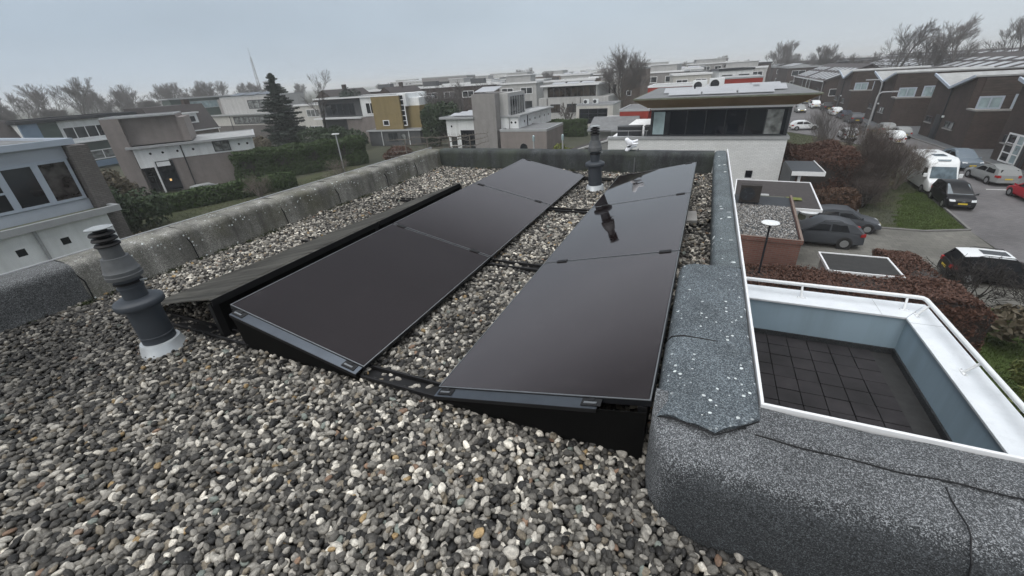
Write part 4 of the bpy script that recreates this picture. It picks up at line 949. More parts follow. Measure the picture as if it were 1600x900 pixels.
# row houses behind
def row_house(x, y, w, label, wall, kind, deg=90, top=6.5, roofm='dark_tile', z=GZ):
    h = House('terraced_house', label, x, y, deg, 'terraced houses behind the left gardens', z=z)
    if kind == 'slab':
        h.part('wall', wall, (0, w, 0, 9, 0, 3.3)); h.part('upper_wall', 'white_render', (0, w, .1, 9, 3.3, top-.55)); h.part('side_panel', 'blue_panel', (-.02, 1.6, -.25, .09, 2.6, top-.4))
        h.part('panel', 'green_panel', (1.62, 3.4, -.2, .09, 3.3, top-.5)); h.roof(-.1, w+.1, -.3, 9, top-.5, roofm, 'dark_frame', .35, .15)
        f = h.win_f(3.7, 3.75, 4.6, 1.5, .1, cols=4, frame='white_trim', glass='window_glass', fw=.12); h.win_f(w-3.6, 3.75, 3.0, 1.5, .1, cols=2, glass='curtained_glass', fw=.12)
        h.part('balcony', 'white_trim', (3.4, w, -.6, .1, 3.3, 3.45)); h.win_f(2.4, 1.05, 5.6, 1.2, 0, cols=4, frame='white_trim', glass='curtained_glass', fw=.12)
        h.part('plinth', 'blue_panel', (1.8, w, -.06, -.001, .2, .95))
    else:
        h.part('wall', wall, (0, w, 0, 9, 0, 3.2))
        mb = MB(); mb.hexa([(-.1, -.35, 3.1), (w+.1, -.35, 3.1), (w+.1, 9, 3.1), (-.1, 9, 3.1)], [(-.1, 2.0, top), (w+.1, 2.0, top), (w+.1, 6.6, top), (-.1, 6.6, top)], roofm); rf = mb.build('roof', h.r)
        d = MB(); d.box(w*.18, w*.72, .35, 3, 4.0, 5.5, 'white_render'); d.box(w*.14, w*.76, .15, 3.2, 5.503, 5.66, 'white_trim'); do = d.build('dormer', rf)
        window(do, (w*.22, .34, 4.25), (1, 0, 0), w*.46, .95, cols=4, frame='white_trim', glass='window_glass', fw=.09)
        c = MB(); c.box(w*.85, w*.95, 4, 4.8, top-.2, top+.7, 'dark_brick'); c.build('chimney', rf)
        h.win_f(w*.12, 1.0, w*.7, 1.25, 0, cols=5, frame='white_trim', glass='brown_glass', fw=.11)
        h.part('gutter', 'white_trim', (-.1, w+.1, -.5, -.36, 3.05, 3.2))
    return h
row_house(-73, 14.5, 9.5, 'dark brick terraced house with white dormer windows at the left edge', 'dark_brick', 'slope')
row_house(-73, 24.1, 11.8, 'terraced house with dark green panels and white window strips behind the grey house', 'green_panel', 'slab')
row_house(-71, 37.4, 8.2, 'brown terraced house with white dormer and row of ground floor windows', 'tan_brick', 'slope', top=6.7)
h = House('green_house', 'low dark green roofed block rising behind the brown terraced houses', -92, 52, 70); h.part('wall', 'green_panel', (0, 17, 0, 8, 0, 7.4)); h.roof(0, 17, 0, 8, 7.4, 'roof_felt_far', 'grey_trim', .2, .3); h.win_f(2, 5.6, 11, 1.3, cols=8, frame='grey_trim', glass='pale_glass')

# D: pale grey, three storeys
h = House('pale_grey_house', 'pale grey three storey house with black panels on top, left of the spruce', -92, 57, 8)
h.part('wall', 'cream_render', (0, 19, -1.8, 8, 0, 4.1)); h.part('plinth_wall', 'grey_brick', (5, 19.1, -1.86, 7.9, 0, 2.3))
h.part('upper_wall', 'pale_grey_render', (5.6, 18.4, 0, 8, 4.12, 7.1)); h.part('side_wall', 'grey_render', (4.2, 5.55, .6, 7.5, 4.12, 6.9))
h.roof(5.6, 18.4, 0, 8, 7.1, 'roof_felt_far', 'grey_trim', .12); h.roof(0, 19.2, -2.0, 8.1, 4.1, 'pale_roof', 'grey_trim', .18, .2)
h.win_f(12.0, 5.0, 5.2, 1.5, 0, cols=4, frame='dark_frame', glass='curtained_glass', fw=.12); h.win_f(9.3, 2.5, 8.5, 1.35, -1.8, cols=7, frame='dark_frame', glass='curtained_glass', fw=.12)
h.win_f(1.2, 2.3, .8, 1.2, -1.8, cols=1, frame='dark_frame', glass='black_glass'); h.pipe(8.6, -1.9, 0, 4)
for k in range(3):
    mb = MB(); mb.hexa([(7+k*3.4, 1, 7.3), (9.9+k*3.4, 1, 7.3), (9.9+k*3.4, 3.2, 7.75), (7+k*3.4, 3.2, 7.75)], [(7+k*3.4, 1, 7.36), (9.9+k*3.4, 1, 7.36), (9.9+k*3.4, 3.2, 7.81), (7+k*3.4, 3.2, 7.81)], 'black_glass'); mb.build('rooftop_panel', h.r)

# dark rows between the spruce and the ochre house
def dark_gable(x, y, w, d, eave, ridge, label, wall='dark_brick', deg=0):
    h = House('gabled_house', label, x, y, deg); h.part('wall', wall, (0, w, 0, d, 0, eave))
    mb = MB(); o = .25; vs = [(-o, -o, eave-.1), (w+o, -o, eave-.1), (w+o, d+o, eave-.1), (-o, d+o, eave-.1), (w/2, -o, ridge), (w/2, d+o, ridge)]
    mb.add(vs, [(0, 4, 5, 3), (1, 2, 5, 4)], 'dark_tile'); mb.add(vs, [(0, 1, 4), (2, 3, 5)], wall); rf = mb.build('roof', h.r); s = rf.modifiers.new('solid', 'SOLIDIFY'); s.thickness = .12
    c = MB(); c.box(w*.5-.3, w*.5+.3, d*.5, d*.5+.6, ridge-.3, ridge+.7, 'dark_brick'); c.build('chimney', rf)
    h.win_f(w*.15, eave-2.2, w*.3, 1.3, cols=2, fw=.1); h.win_f(w*.55, eave-2.2, w*.3, 1.3, cols=2, fw=.1); h.win_f(w*.2, .9, w*.55, 1.4, cols=3, fw=.1); return h
dark_gable(-66, 60, 8, 10, 4.7, 7.4, 'dark gabled house just right of the spruce')
dark_gable(-61.5, 71, 8, 10, 4.4, 7.2, 'dark gabled house behind the thin bare tree')
h = House('white_house', 'small white dormered house peeping out beside the spruce', -62, 53, 10); h.part('wall', 'cream_render', (0, 5.5, 0, 6, 0, 5.4)); h.roof(0, 5.5, 0, 6, 5.4, 'roof_felt_far', 'white_trim', .2, .15); h.win_f(2.3, 3.7, 2.4, 1.1, cols=3, glass='curtained_glass'); h.win_f(2.3, 1.0, 2.4, 1.3, cols=3)

# E: ochre house
h = House('ochre_house', 'ochre clad block on a dark ground floor with white window strip', -43.2, 50, 6)
h.part('wall', 'ochre_cladding', (0, 4.45, 0, 7, 1.95, 6.3), (4.45, 6.9, .9, 7, 1.95, 4.9))
h.part('base_wall', 'dark_grey_render', (-.5, 7.6, -1.2, 7.2, 0, 1.93)); h.roof(-.6, 7.8, -1.3, .8, 1.93, 'roof_felt_far', 'grey_trim', .14, .1)
h.part('white_wall', 'white_render', (4.0, 5.3, .35, 6.5, 4.9, 6.5), (5.3, 6.8, 1.2, 6, 4.9, 5.9)); h.roof(0, 4.45, 0, 7, 6.3, 'roof_felt_far', 'white_trim', .12)
h.win_f(4.1, 2.4, .95, 4.0, .33, cols=1, rows=6, frame='white_trim', glass='black_glass', fw=.13); h.win_f(1.35, 2.5, 1.0, .75, 0, cols=1, frame='white_trim', glass='black_glass', fw=.1)
h.win_f(2.6, .5, 1.5, 1.2, -1.2, cols=2, frame='dark_frame', glass='window_glass'); h.win_f(4.6, .1, .8, 1.5, -1.2, cols=1, frame='dark_frame', glass='curtained_glass'); h.pipe(5.9, -1.25, 0, 1.9, .06, 'white_trim'); h.pipe(1.6, -1.25, 0, 1.9, .06, 'white_trim')
h = House('slate_house', 'dark slate house with white framed top windows adjoining the ochre block', -55.8, 52.5, 4)
h.part('wall', 'dark_grey_render', (0, 9.2, 0, 8, 0, 6.2)); h.part('white_wall', 'white_render', (8.4, 12.4, -.6, 7, 3.6, 6.15)); h.part('base_wall', 'warm_grey_render', (5.5, 12.4, -.9, 6.9, 0, 3.5))
h.roof(0, 12.6, -.7, 8, 6.2, 'roof_felt_far', 'white_trim', .16, .1); h.win_f(9.2, 3.9, 2.5, 1.6, -.6, cols=3, frame='white_trim', glass='black_glass', fw=.12); h.part('balcony', 'white_trim', (-.5, 8.4, -1.2, -.01, 3.4, 3.6)); h.win_f(1.2, 3.8, 5.5, 1.7, 0, cols=5, frame='dark_frame', glass='window_glass')

# F: grey tower, white wings
h = House('grey_tower_house', 'house with grey stair tower, white wings and a row of round holes', -26.5, 42, 0)
h.part('tower_wall', 'grey_render', (3.7, 6.4, -.3, 4.4, 0, 6.3)); h.part('stair_wall', 'pale_grey_render', (6.4, 7.35, .8, 5.6, 0, 6.25))
h.part('wing_wall', 'white_render', (.1, 3.65, .0, 6, 2.4, 4.0), (6.42, 8.4, 2.0, 11.5, 2.45, 3.98), (7.36, 8.4, .9, 1.99, 2.6, 3.97), (6.42, 7.355, .75, .79, 2.6, 3.97)); h.part('ground_wall', 'white_render', (.1, 3.65, .02, 6, 0, 2.395)); h.part('base_wall', 'grey_brick', (6.45, 8.3, 2.1, 11.2, 0, 2.44))
h.roof(-.3, 3.7, -.4, 6, 4.0, 'pale_roof', 'grey_trim', .18, .1); h.roof(6.4, 8.6, .7, 11.7, 3.98, 'pale_roof', 'grey_trim', .16, .06)
h.win_r(1.2, 3.9, 4.0, 2.1, 7.35, cols=6, frame='grey_trim', glass='window_glass', fw=.12); h.win_f(1.85, 1.2, 1.75, 1.6, -.0, cols=1, frame='dark_frame', glass='dark_frame' if False else 'black_glass'); h.win_f(1.85, .2, 1.75, .95, 0, cols=2, frame='dark_frame', glass='window_glass')
h.win_f(.5, .2, .9, 2.0, 0, cols=1, rows=2, frame='white_trim', glass='window_glass'); h.win_f(6.55, .6, .7, 1.7, .8, cols=1, rows=2, frame='dark_frame', glass='curtained_glass')
h.holes([(.75, 0, 3.2), (7.6, .9, 3.4), (8.05, .9, 3.4)], (0, -1, 0), .1, False); h.holes([(8.4, y, 3.35) for y in (2.6, 4.2, 5.8, 7.4, 9.0, 10.5)], (1, 0, 0), .12, False)
h.pipe(8.45, 3.4, 0, 3.9)
for k in range(3):
    mb = MB(); y = .6+k*1.7; mb.hexa([(.3, y, 4.2), (3.3, y, 4.2), (3.3, y+1.1, 4.4), (.3, y+1.1, 4.4)], [(.3, y, 4.24), (3.3, y, 4.24), (3.3, y+1.1, 4.44), (.3, y+1.1, 4.44)], 'sky_sheen_panel'); mb.build('rooftop_panel', h.r)
mb = MB(); mb.hexa([(3.9, 0, 6.45), (6.2, 0, 6.45), (6.2, 2.2, 6.85), (3.9, 2.2, 6.85)], [(3.9, 0, 6.5), (6.2, 0, 6.5), (6.2, 2.2, 6.9), (3.9, 2.2, 6.9)], 'sky_sheen_panel'); mb.build('rooftop_panel', h.r)
h = House('grey_garage', 'low grey garage block with a round opening in front of the tower house', -19.6, 41.4, 0, cat='garage'); h.part('wall', 'warm_grey_render', (0, 5.1, 0, 5.5, 0, 2.7)); h.roof(0, 5.1, 0, 5.5, 2.7, 'roof_felt_far', 'grey_trim', .2)
h.holes([(2.6, 0, 1.1)], (0, -1, 0), .38, False)

# G: pale house with dark top window band
h = House('pale_house', 'pale house with a full width dark window band under its flat roof', -27.6, 75, -2)
h.part('wall', 'pale_grey_render', (0, 12.3, 0, 9, 0, 3.95)); h.part('upper_wall', 'pale_grey_render', (.9, 10.3, .3, 9, 3.95, 5.75)); h.roof(.6, 10.6, -.2, 9, 5.75, 'pale_roof', 'white_trim', .22, .1)
h.win_f(1.6, 4.05, 8.5, 1.62, .3, cols=8, frame='dark_frame', glass='brown_glass', fw=.1); h.win_f(2.2, 1.6, 1.8, 1.35, 0, cols=2, frame='dark_frame', glass='brown_glass'); h.win_f(5.2, 1.6, 1.8, 1.35, 0, cols=2, frame='dark_frame', glass='window_glass')
h.pipe(1.6, -.06, 0, 3.9); h.pipe(7.6, -.06, 0, 3.9); h.win_f(9.7, 1.9, .3, 1.6, 0, cols=1, frame='dark_frame')
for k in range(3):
    mb = MB(); mb.hexa([(2+k*2.6, 1, 6), (4.2+k*2.6, 1, 6), (4.2+k*2.6, 2.4, 6.25), (2+k*2.6, 2.4, 6.25)], [(2+k*2.6, 1, 6.05), (4.2+k*2.6, 1, 6.05), (4.2+k*2.6, 2.4, 6.3), (2+k*2.6, 2.4, 6.3)], 'sky_sheen_panel'); mb.build('rooftop_panel', h.r)
h = House('grey_garage', 'grey garage with dark glass door and two fan units on its roof', -18.6, 67, 0, cat='garage'); h.part('wall', 'cream_render', (0, 5.6, 0, 6, 0, 3.1)); h.roof(0, 5.6, 0, 6, 3.1, 'roof_felt_far', 'grey_trim', .2); h.win_f(.5, .6, 4.3, 2.1, 0, cols=3, rows=3, frame='dark_frame', glass='black_glass')
h = House('cream_house', 'tall narrow cream house right behind the pale house, left of the bare tree', -18.5, 83, -4); h.part('wall', 'cream_render', (0, 3.6, 0, 8, 0, 6.3)); h.part('side_wall', 'tan_brick', (3.62, 7, .4, 8, 0, 7.6)); h.roof(0, 3.6, 0, 8, 6.3, 'pale_roof', 'white_trim', .2); h.roof(3.62, 7, .4, 8, 7.6, 'roof_felt_far', 'grey_trim', .2)
h.win_f(.6, 3.6, 1.2, 1.4, 0, cols=1, frame='dark_frame'); h.win_f(2.2, 3.0, .6, 2.4, 0, cols=1, frame='dark_frame'); h.win_f(2.2, .6, .6, 1.8, 0, cols=1, frame='dark_frame'); h.win_f(4.6, 3.4, .9, .9, .4, cols=1, fw=.14, glass='black_glass')

# H: white brick house with dark glazed top floor
h = House('white_brick_house', 'white brick house with black glazed top floor under a brown overhanging roof', -5.7, 28.3, 0)
h.part('wall', 'white_brick', (0, 9.95, 0, 12, 0, 3.78)); h.part('coping', 'grey_trim', (-.06, 10.03, -.08, .35, 3.785, 3.93), (9.65, 10.05, .352, 3, 3.785, 3.93), (-.06, 2.3, .352, .5, 3.785, 3.90))
h.part('upper_wall', 'black_glass', (2.55, 9.85, .42, 11, 3.79, 5.42))
def strip(x0, x1, z0, z1, m, nm, y=.40, t=.03):
    mb = MB(); mb.box(x0, x1, y-t, y, z0, z1, m); return mb.build(nm, h.r)
strip(2.5, 9.9, 3.94, 4.0, 'dark_frame', 'frame'); strip(2.5, 9.9, 5.36, 5.44, 'dark_frame', 'frame'); strip(2.5, 2.62, 4.0, 5.36, 'dark_frame', 'frame'); strip(9.75, 9.9, 4.0, 5.36, 'dark_frame', 'frame')
strip(2.66, 3.32, 4.02, 5.32, 'pale_glass', 'pane', .405, .012); strip(8.75, 9.55, 4.02, 5.32, 'curtained_glass', 'pane', .405, .012); strip(3.36, 3.62, 4.02, 5.32, 'window_glass', 'pane', .405, .012)
for x in (4.55, 5.6, 6.65, 7.7, 8.7): strip(x, x+.05, 4.0, 5.36, 'dark_frame', 'mullion')
strip(2.45, 9.95, 5.445, 5.56, 'white_trim', 'eave_strip', .36, .1)
mb = MB(); x0, x1, y0, y1 = 2.3, 10.1, .20, 11.5; ex0, ex1, ey0, ey1 = 1.55, 10.9, -.95, 12.5
mb.hexa([(x0, y0, 5.56), (x1, y0, 5.56), (x1, y1, 5.56), (x0, y1, 5.56)], [(ex0, ey0, 6.08), (ex1, ey0, 6.08), (ex1, ey1, 6.08), (ex0, ey1, 6.08)], 'brown_soffit'); rf = mb.build('roof', h.r)
mb = MB(); mb.box(ex0-.02, ex1+.02, ey0-.02, ey1+.02, 6.083, 6.15, 'moss_felt'); mb.build('roof_edge', rf); mb = MB(); mb.box(ex0+.1, ex1-.1, ey0+.1, ey1-.1, 6.152, 6.17, 'roof_felt_far'); mb.build('roof_felt', rf)
for r_, (yy, xs_) in enumerate(((.15, (3.4, 5.25, 7.1)), (2.6, (2.9, 4.75, 6.6, 8.0)), (5.4, (4.5, 6.35, 8.0)))):
    for x in xs_:
        mb = MB(); mb.hexa([(x, yy, 6.22), (x+1.75, yy, 6.22), (x+1.75, yy+1.05, 6.45), (x, yy+1.05, 6.45)], [(x, yy, 6.25), (x+1.75, yy, 6.25), (x+1.75, yy+1.05, 6.48), (x, yy+1.05, 6.48)], 'sky_sheen_panel'); o = mb.build('rooftop_panel', h.r); fix(o)
h.win_f(8.2, 1.62, .36, .42, 0, cols=1, frame='dark_frame', glass='black_glass', fw=.04, sill='white_trim')
h.part('canopy', 'dark_frame', (9.96, 11.3, -3.6, -.6, 2.62, 2.74)); h.part('canopy_edge', 'white_trim', (9.93, 11.33, -3.64, -3.605, 2.58, 2.78), (11.305, 11.34, -3.6, -.6, 2.58, 2.78)); h.part('canopy_post', 'white_trim', (10.3, 10.42, -3.3, -3.18, 0, 2.62)); h.part('entrance_wall', 'dark_grey_render', (9.98, 10.2, -3.2, -.2, 0, 2.6))
def fan_unit(label, x, y, z, w, hh, d, body='white_plastic', deg=0):
    t = thing('heat_pump', label, 'heat pump', (x, y, z), R(deg), 'outdoor fan units'); mb = MB(); mb.box(-w/2, w/2, -d/2, d/2, .06, hh, body); o = mb.build('casing', t, .015)
    mb = MB(); c = (-w*.12, -d/2-.004, hh*.53); rr = hh*.36
    vs = [(c[0]+cos(2*pi*i/24)*rr*q, c[1]-e, c[2]+sin(2*pi*i/24)*rr*q) for q, e in ((1, 0), (1, .012), (.86, .012), (.86, .002)) for i in range(24)]
    mb.add(vs, [(k*24+i, k*24+(i+1) % 24, (k+1)*24+(i+1) % 24, (k+1)*24+i) for k in range(3) for i in range(24)]+[tuple(range(72, 96))], 'dark_frame'); mb.build('fan_grille', t)
    mb = MB(); 
    for k in range(3): mb.add([(c[0], c[1]-.006, c[2]), (c[0]+cos(k*2.09)*rr*.7, c[1]-.006, c[2]+sin(k*2.09)*rr*.7), (c[0]+cos(k*2.09+.5)*rr*.7, c[1]-.010, c[2]+sin(k*2.09+.5)*rr*.7)], [(0, 1, 2)], 'flue_plastic')
    mb.build('fan_blades', t)
    mb = MB(); mb.box(-w*.4, -w*.3, -d/2, d/2, 0, .06, 'dark_frame'); mb.box(w*.3, w*.4, -d/2, d/2, 0, .06, 'dark_frame'); mb.build('foot', t); return t
fan_unit('white fan unit on the brown roof, left one of the pair', -.75, 32.4, -.03, .85, .68, .32); fan_unit('white fan unit on the brown roof, right one of the pair', .25, 33.2, -.03, .9, .74, .34)
fan_unit('white fan unit on the far garage roof, left one', -17.3, 68, GZ+3.25, .8, .7, .32); fan_unit('white fan unit on the far garage roof, right one', -15.9, 68.2, GZ+3.25, .8, .7, .32)
# bits left of the white house: roof terrace with dark crates, the red house behind
h = House('red_house', 'red rendered house behind the white brick house, showing above its roof', -5.6, 45.5, 0)
h.part('wall', 'red_render', (0, 4.6, 0, 6, 0, 6.05), (6.1, 9.6, .4, 6, 0, 6.45)); h.part('lower_wall', 'pale_grey_render', (4.62, 6.08, .2, 6, 0, 5.9)); h.roof(0, 4.6, 0, 6, 6.05, 'pale_roof', 'white_trim', .12); h.roof(6.1, 9.6, .4, 6, 6.45, 'pale_roof', 'grey_trim', .1)
h.win_f(4.7, 5.0, 1.2, .7, .2, cols=2, frame='dark_frame', glass='window_glass')
h = House('red_house', 'low red house with grey roof left of the brown roofed house', -9.4, 40.8, 0)
h.part('wall', 'red_render', (2.1, 4.6, 0, 6, 0, 4.4)); h.roof(2.05, 4.65, 0, 6, 4.4, 'roof_felt_far', 'grey_trim', .14); h.part('shed_wall', 'pale_grey_render', (0, 2.05, -.4, 5, 0, 3.6)); mb = MB(); mb.hexa([(-.2, -2.6, 3.0), (3.9, -2.6, 3.0), (3.9, -.01, 3.0), (-.2, -.01, 3.0)], [(-.2, -2.6, 3.12), (3.9, -2.6, 3.12), (3.9, -.01, 4.0), (-.2, -.01, 4.0)], 'roof_felt_far'); mb.build('roof', h.r); h.win_f(2.5, 1.2, 1.2, 1.2, 0)
for k, (x, w) in enumerate(((-5.3, 1.5), (-3.6, .9))):
    t = thing('storage_box', ('wide' if k == 0 else 'narrow')+' dark storage box on the white brick house terrace', 'box', (x, 29.2, -2.42)); mb = MB(); mb.box(0, w, 0, .7, 0, .62, 'dark_frame'); mb.build('body', t, .02); mb = MB(); mb.box(-.02, w+.02, -.02, .72, .625, .68, 'dark_grey_render'); mb.build('lid', t, .01)
mb = MB(); mb.path([(-5.6, 28.6, -1.95), (-3.3, 28.6, -1.95)], .02, 6, 'grey_trim'); 
for x in (-5.55, -4.5, -3.4): mb.tube((x, 28.6, -2.3), (x, 28.6, -1.96), .015, .015, 6, 'grey_trim')
tag(mb.build('railing'), 'thin grey rail along the white brick house terrace', 'railing')
h = House('stair_roof', 'long sloping dark pergola beam structure beside the bare tree', -9.2, 33.5, 50, cat='pergola'); mb = MB(); mb.hexa([(0, 0, 2.1), (12, 0, 3.6), (12, .9, 3.6), (0, .9, 2.1)], [(0, 0, 2.25), (12, 0, 3.75), (12, .9, 3.75), (0, .9, 2.25)], 'dark_tile'); mb.build('roof', h.r); mb = MB(); mb.hexa([(0, -.12, 2.2), (12, -.12, 3.7), (12, -.002, 3.7), (0, -.002, 2.2)], [(0, -.12, 2.32), (12, -.12, 3.82), (12, -.002, 3.82), (0, -.002, 2.32)], 'pale_grey_render'); mb.build('edge_beam', h.r)
for x in (.3, 6, 11.6): h.part('post', 'dark_frame', (x, x+.12, .1, .22, 0, 2.1+x*.125))

# red brick shed with gravel roof, flat roofs at the drive
h = House('brick_shed', 'red brick shed with a gravelled flat roof and rust red edge', .9, 14.4, -4, cat='shed')
h.part('wall', 'red_brick', (0, 2.25, 0, 5.4, 0, 2.72)); h.part('roof_edge', 'red_brick', (-.03, 2.29, -.03, .05, 2.725, 2.86), (2.22, 2.29, .052, 5.43, 2.725, 2.86)); h.part('roof', 'dark_frame', (0, 2.21, .06, 5.4, 2.725, 2.76))
def roof_gravel(parent, x0, x1, y0, y1, z, n, seed):
    g = np.random.default_rng(seed); q = np.c_[x0+(x1-x0)*g.random(n), y0+(y1-y0)*g.random(n)]; r = .012+.014*g.random(n)
    oc = np.array([(1, 0, 0), (0, 1, 0), (-1, 0, 0), (0, -1, 0), (0, 0, .8), (0, 0, -.3)]); F = np.array([(0, 1, 4), (1, 2, 4), (2, 3, 4), (3, 0, 4)])
    v = np.c_[q, np.full(n, z)][:, None, :]+oc[None]*r[:, None, None]*(.7+.6*g.random((n, 1, 3))); f = (np.arange(n)*6)[:, None, None]+F[None]
    o = mesh_np('roof_gravel', v.reshape(-1, 3), f.reshape(-1, 3), ['concrete', 'bark_pale', 'dark_frame', 'pale_grey_render'], parent, mi=np.repeat(g.choice(4, n, p=(.3, .35, .25, .1)), 4)); return tag(o, kind='stuff')
roof_gravel(h.r, .08, 2.18, .1, 4.0, 2.77, 7000, 3)
h = House('flat_roofed_porch', 'flat roofed porch with mossy felt patches beside the brick shed', 1.5, 19.7, -4, cat='porch'); h.part('wall', 'red_brick', (0, 2.3, .1, 3.4, 0, 2.55)); h.roof(0, 3.0, -1.0, 3.5, 2.58, 'dark_tile', 'white_trim', .07, w=.02); h.part('felt_patch', 'yellow_green_leaf', (1.9, 2.45, .1, .5, 2.672, 2.68)); h.part('felt_patch', 'moss_felt', (.4, 1.85, -.3, .45, 2.672, 2.682)); h.part('felt_patch', 'pale_roof', (.5, 1.3, .5, .8, 2.672, 2.684))
h = House('flat_roofed_shed', 'small dark flat roofed shed with white edge among the brown hedges', 3.95, 13.95, 0, cat='shed'); h.part('wall', 'pale_grey_render', (.06, 1.7, .06, 1.4, 0, 2.06)); h.roof(0, 1.76, 0, 1.45, 2.06, 'deck_felt', 'white_trim', .06, w=.015)
fan_unit('brown grey outdoor fan unit standing on the brick shed roof', 1.95, 18.55, GZ+2.77, .72, .72, .34, 'bark_dark', -4)

# street of dark brick terraced houses on the right
def street_house():
    h = House('dark_brick_house', '', 20.4, 49.5, 0, 'dark brick terraced houses along the street'); r = h.r; X0 = 0
    h.part('wall', 'dark_brick', (0, 11, 0, 9.3, 0, 2.95), (3.0, 11, 9.3, 15.68, 0, 2.9))
    # upper brick piece with the V shaped roof line
    mb = MB(); prof = [(1.7, 2.955), (9.3, 2.955), (9.3, 5.45), (5.35, 4.45), (1.7, 5.45)]
    n = len(prof); vs = [(0, y, z) for y, z in prof]+[(11, y, z) for y, z in prof]
    mb.add(vs, [(4, 3, 0), (3, 2, 1), (3, 1, 0), (n+4, n+0, n+3), (n+3, n+1, n+2), (n+3, n+0, n+1)]+[(i, (i+1) % n, n+(i+1) % n, n+i) for i in range(n)], 'dark_brick'); o = mb.build('upper_wall', r); fix(o)
    mb = MB()
    for (ya, za, yb, zb) in ((1.6, 5.49, 5.33, 4.47), (5.37, 4.47, 9.4, 5.49)):
        mb.hexa([(-.25, ya, za), (11, ya, za), (11, yb, zb), (-.25, yb, zb)], [(-.25, ya, za+.12), (11, ya, za+.12), (11, yb, zb+.12), (-.25, yb, zb+.12)], 'pale_roof')
    o = mb.build('roof', r); fix(o)
    e = MB()
    for (ya, za, yb, zb) in ((1.6, 5.45, 5.33, 4.43), (5.37, 4.43, 9.4, 5.45)): e.hexa([(-.36, ya, za), (-.252, ya, za), (-.252, yb, zb), (-.36, yb, zb)], [(-.36, ya, za+.22), (-.252, ya, za+.22), (-.252, yb, zb+.22), (-.36, yb, zb+.22)], 'blue_grey_frame')
    q = e.build('verge_board', o); fix(q)
    h.part('timber_wall', 'wood_cladding', (.5, 10.9, 1.62, 1.695, 2.96, 5.36)); h.part('flat_roof', 'roof_felt_far', (3.1, 11, 9.42, 15.4, 4.6, 4.75)); h.part('recess_wall', 'dark_brick', (3.2, 11, 9.42, 15.4, 2.92, 4.58))
    h.part('terrace_edge', 'concrete', (-.05, .25, -.05, 1.60, 2.96, 3.10), (.252, 11, -.05, .25, 2.96, 3.10)); h.part('glass_balustrade', 'pale_glass', (2.6, 5.4, .1, .13, 3.11, 3.5))
    h.win_f(.5, 2.98, 1.6, 1.02, 1.61, cols=2, frame='blue_grey_frame', glass='pale_glass', fw=.12); h.win_f(2.7, 2.98, 1.5, 1.12, 1.61, cols=2, frame='blue_grey_frame', glass='pale_glass', fw=.12)
    h.win_l(2.7, 1.2, 1.7, .6, 0, cols=2, frame='dark_frame', glass='curtained_glass', fw=.06, sill='concrete'); h.win_l(7.3, 1.3, 1.4, .55, 0, cols=2, frame='dark_frame', glass='window_glass', fw=.06, sill='concrete')
    d = MB(); d.box(-.02, .0, 5.8, 6.75, .02, 2.15, 'dark_frame'); do = d.build('door', r); k = MB(); k.box(-.06, -.021, 6.6, 6.64, 1.0, 1.2, 'chrome'); k.build('handle', do)
    w = MB(); w.box(2.94, 3.0, 11.2, 13.8, .0, 2.3, 'white_trim'); wo = w.build('door', r); window(wo, (2.93, 13.7, .15), (0, -1, 0), 2.4, 2.0, cols=2, rows=3, glass='black_glass', fw=.09)
    h.pipe(-.07, 5.35, 0, 4.5, .06); h.pipe(2.93, 15.5, 0, 2.9, .06)
    k = MB(); k.box(-.14, -.005, 5.05, 5.25, 2.0, 2.16, 'white_plastic'); k.build('wall_lamp', r)
    return r
sh = street_house(); sh['label'] = 'dark brick house with V roof and double terrace window, nearest one wholly in view'
for y, dx, lb in ((35.7, .1, 'dark brick house cut off by the right edge, with white glazed door'), (65.2, -.9, 'dark brick house with V roof, middle one behind the tall street lamp'), (80.9, -1.6, 'dark brick house with V roof, farthest one next to the panelled roofs')):
    d_ = dup(sh, (20.4+dx, y, GZ), 0, lb)
    if y < 40:
        window(d_, (-.01, 8.2, .05), (0, -1, 0), 1.15, 2.0, cols=1, rows=3, glass='black_glass', fw=.1, name='door'); window(d_, (-.01, 7.0, .05), (0, -1, 0), .9, 2.0, cols=1, rows=3, glass='pale_glass', fw=.1, name='door')
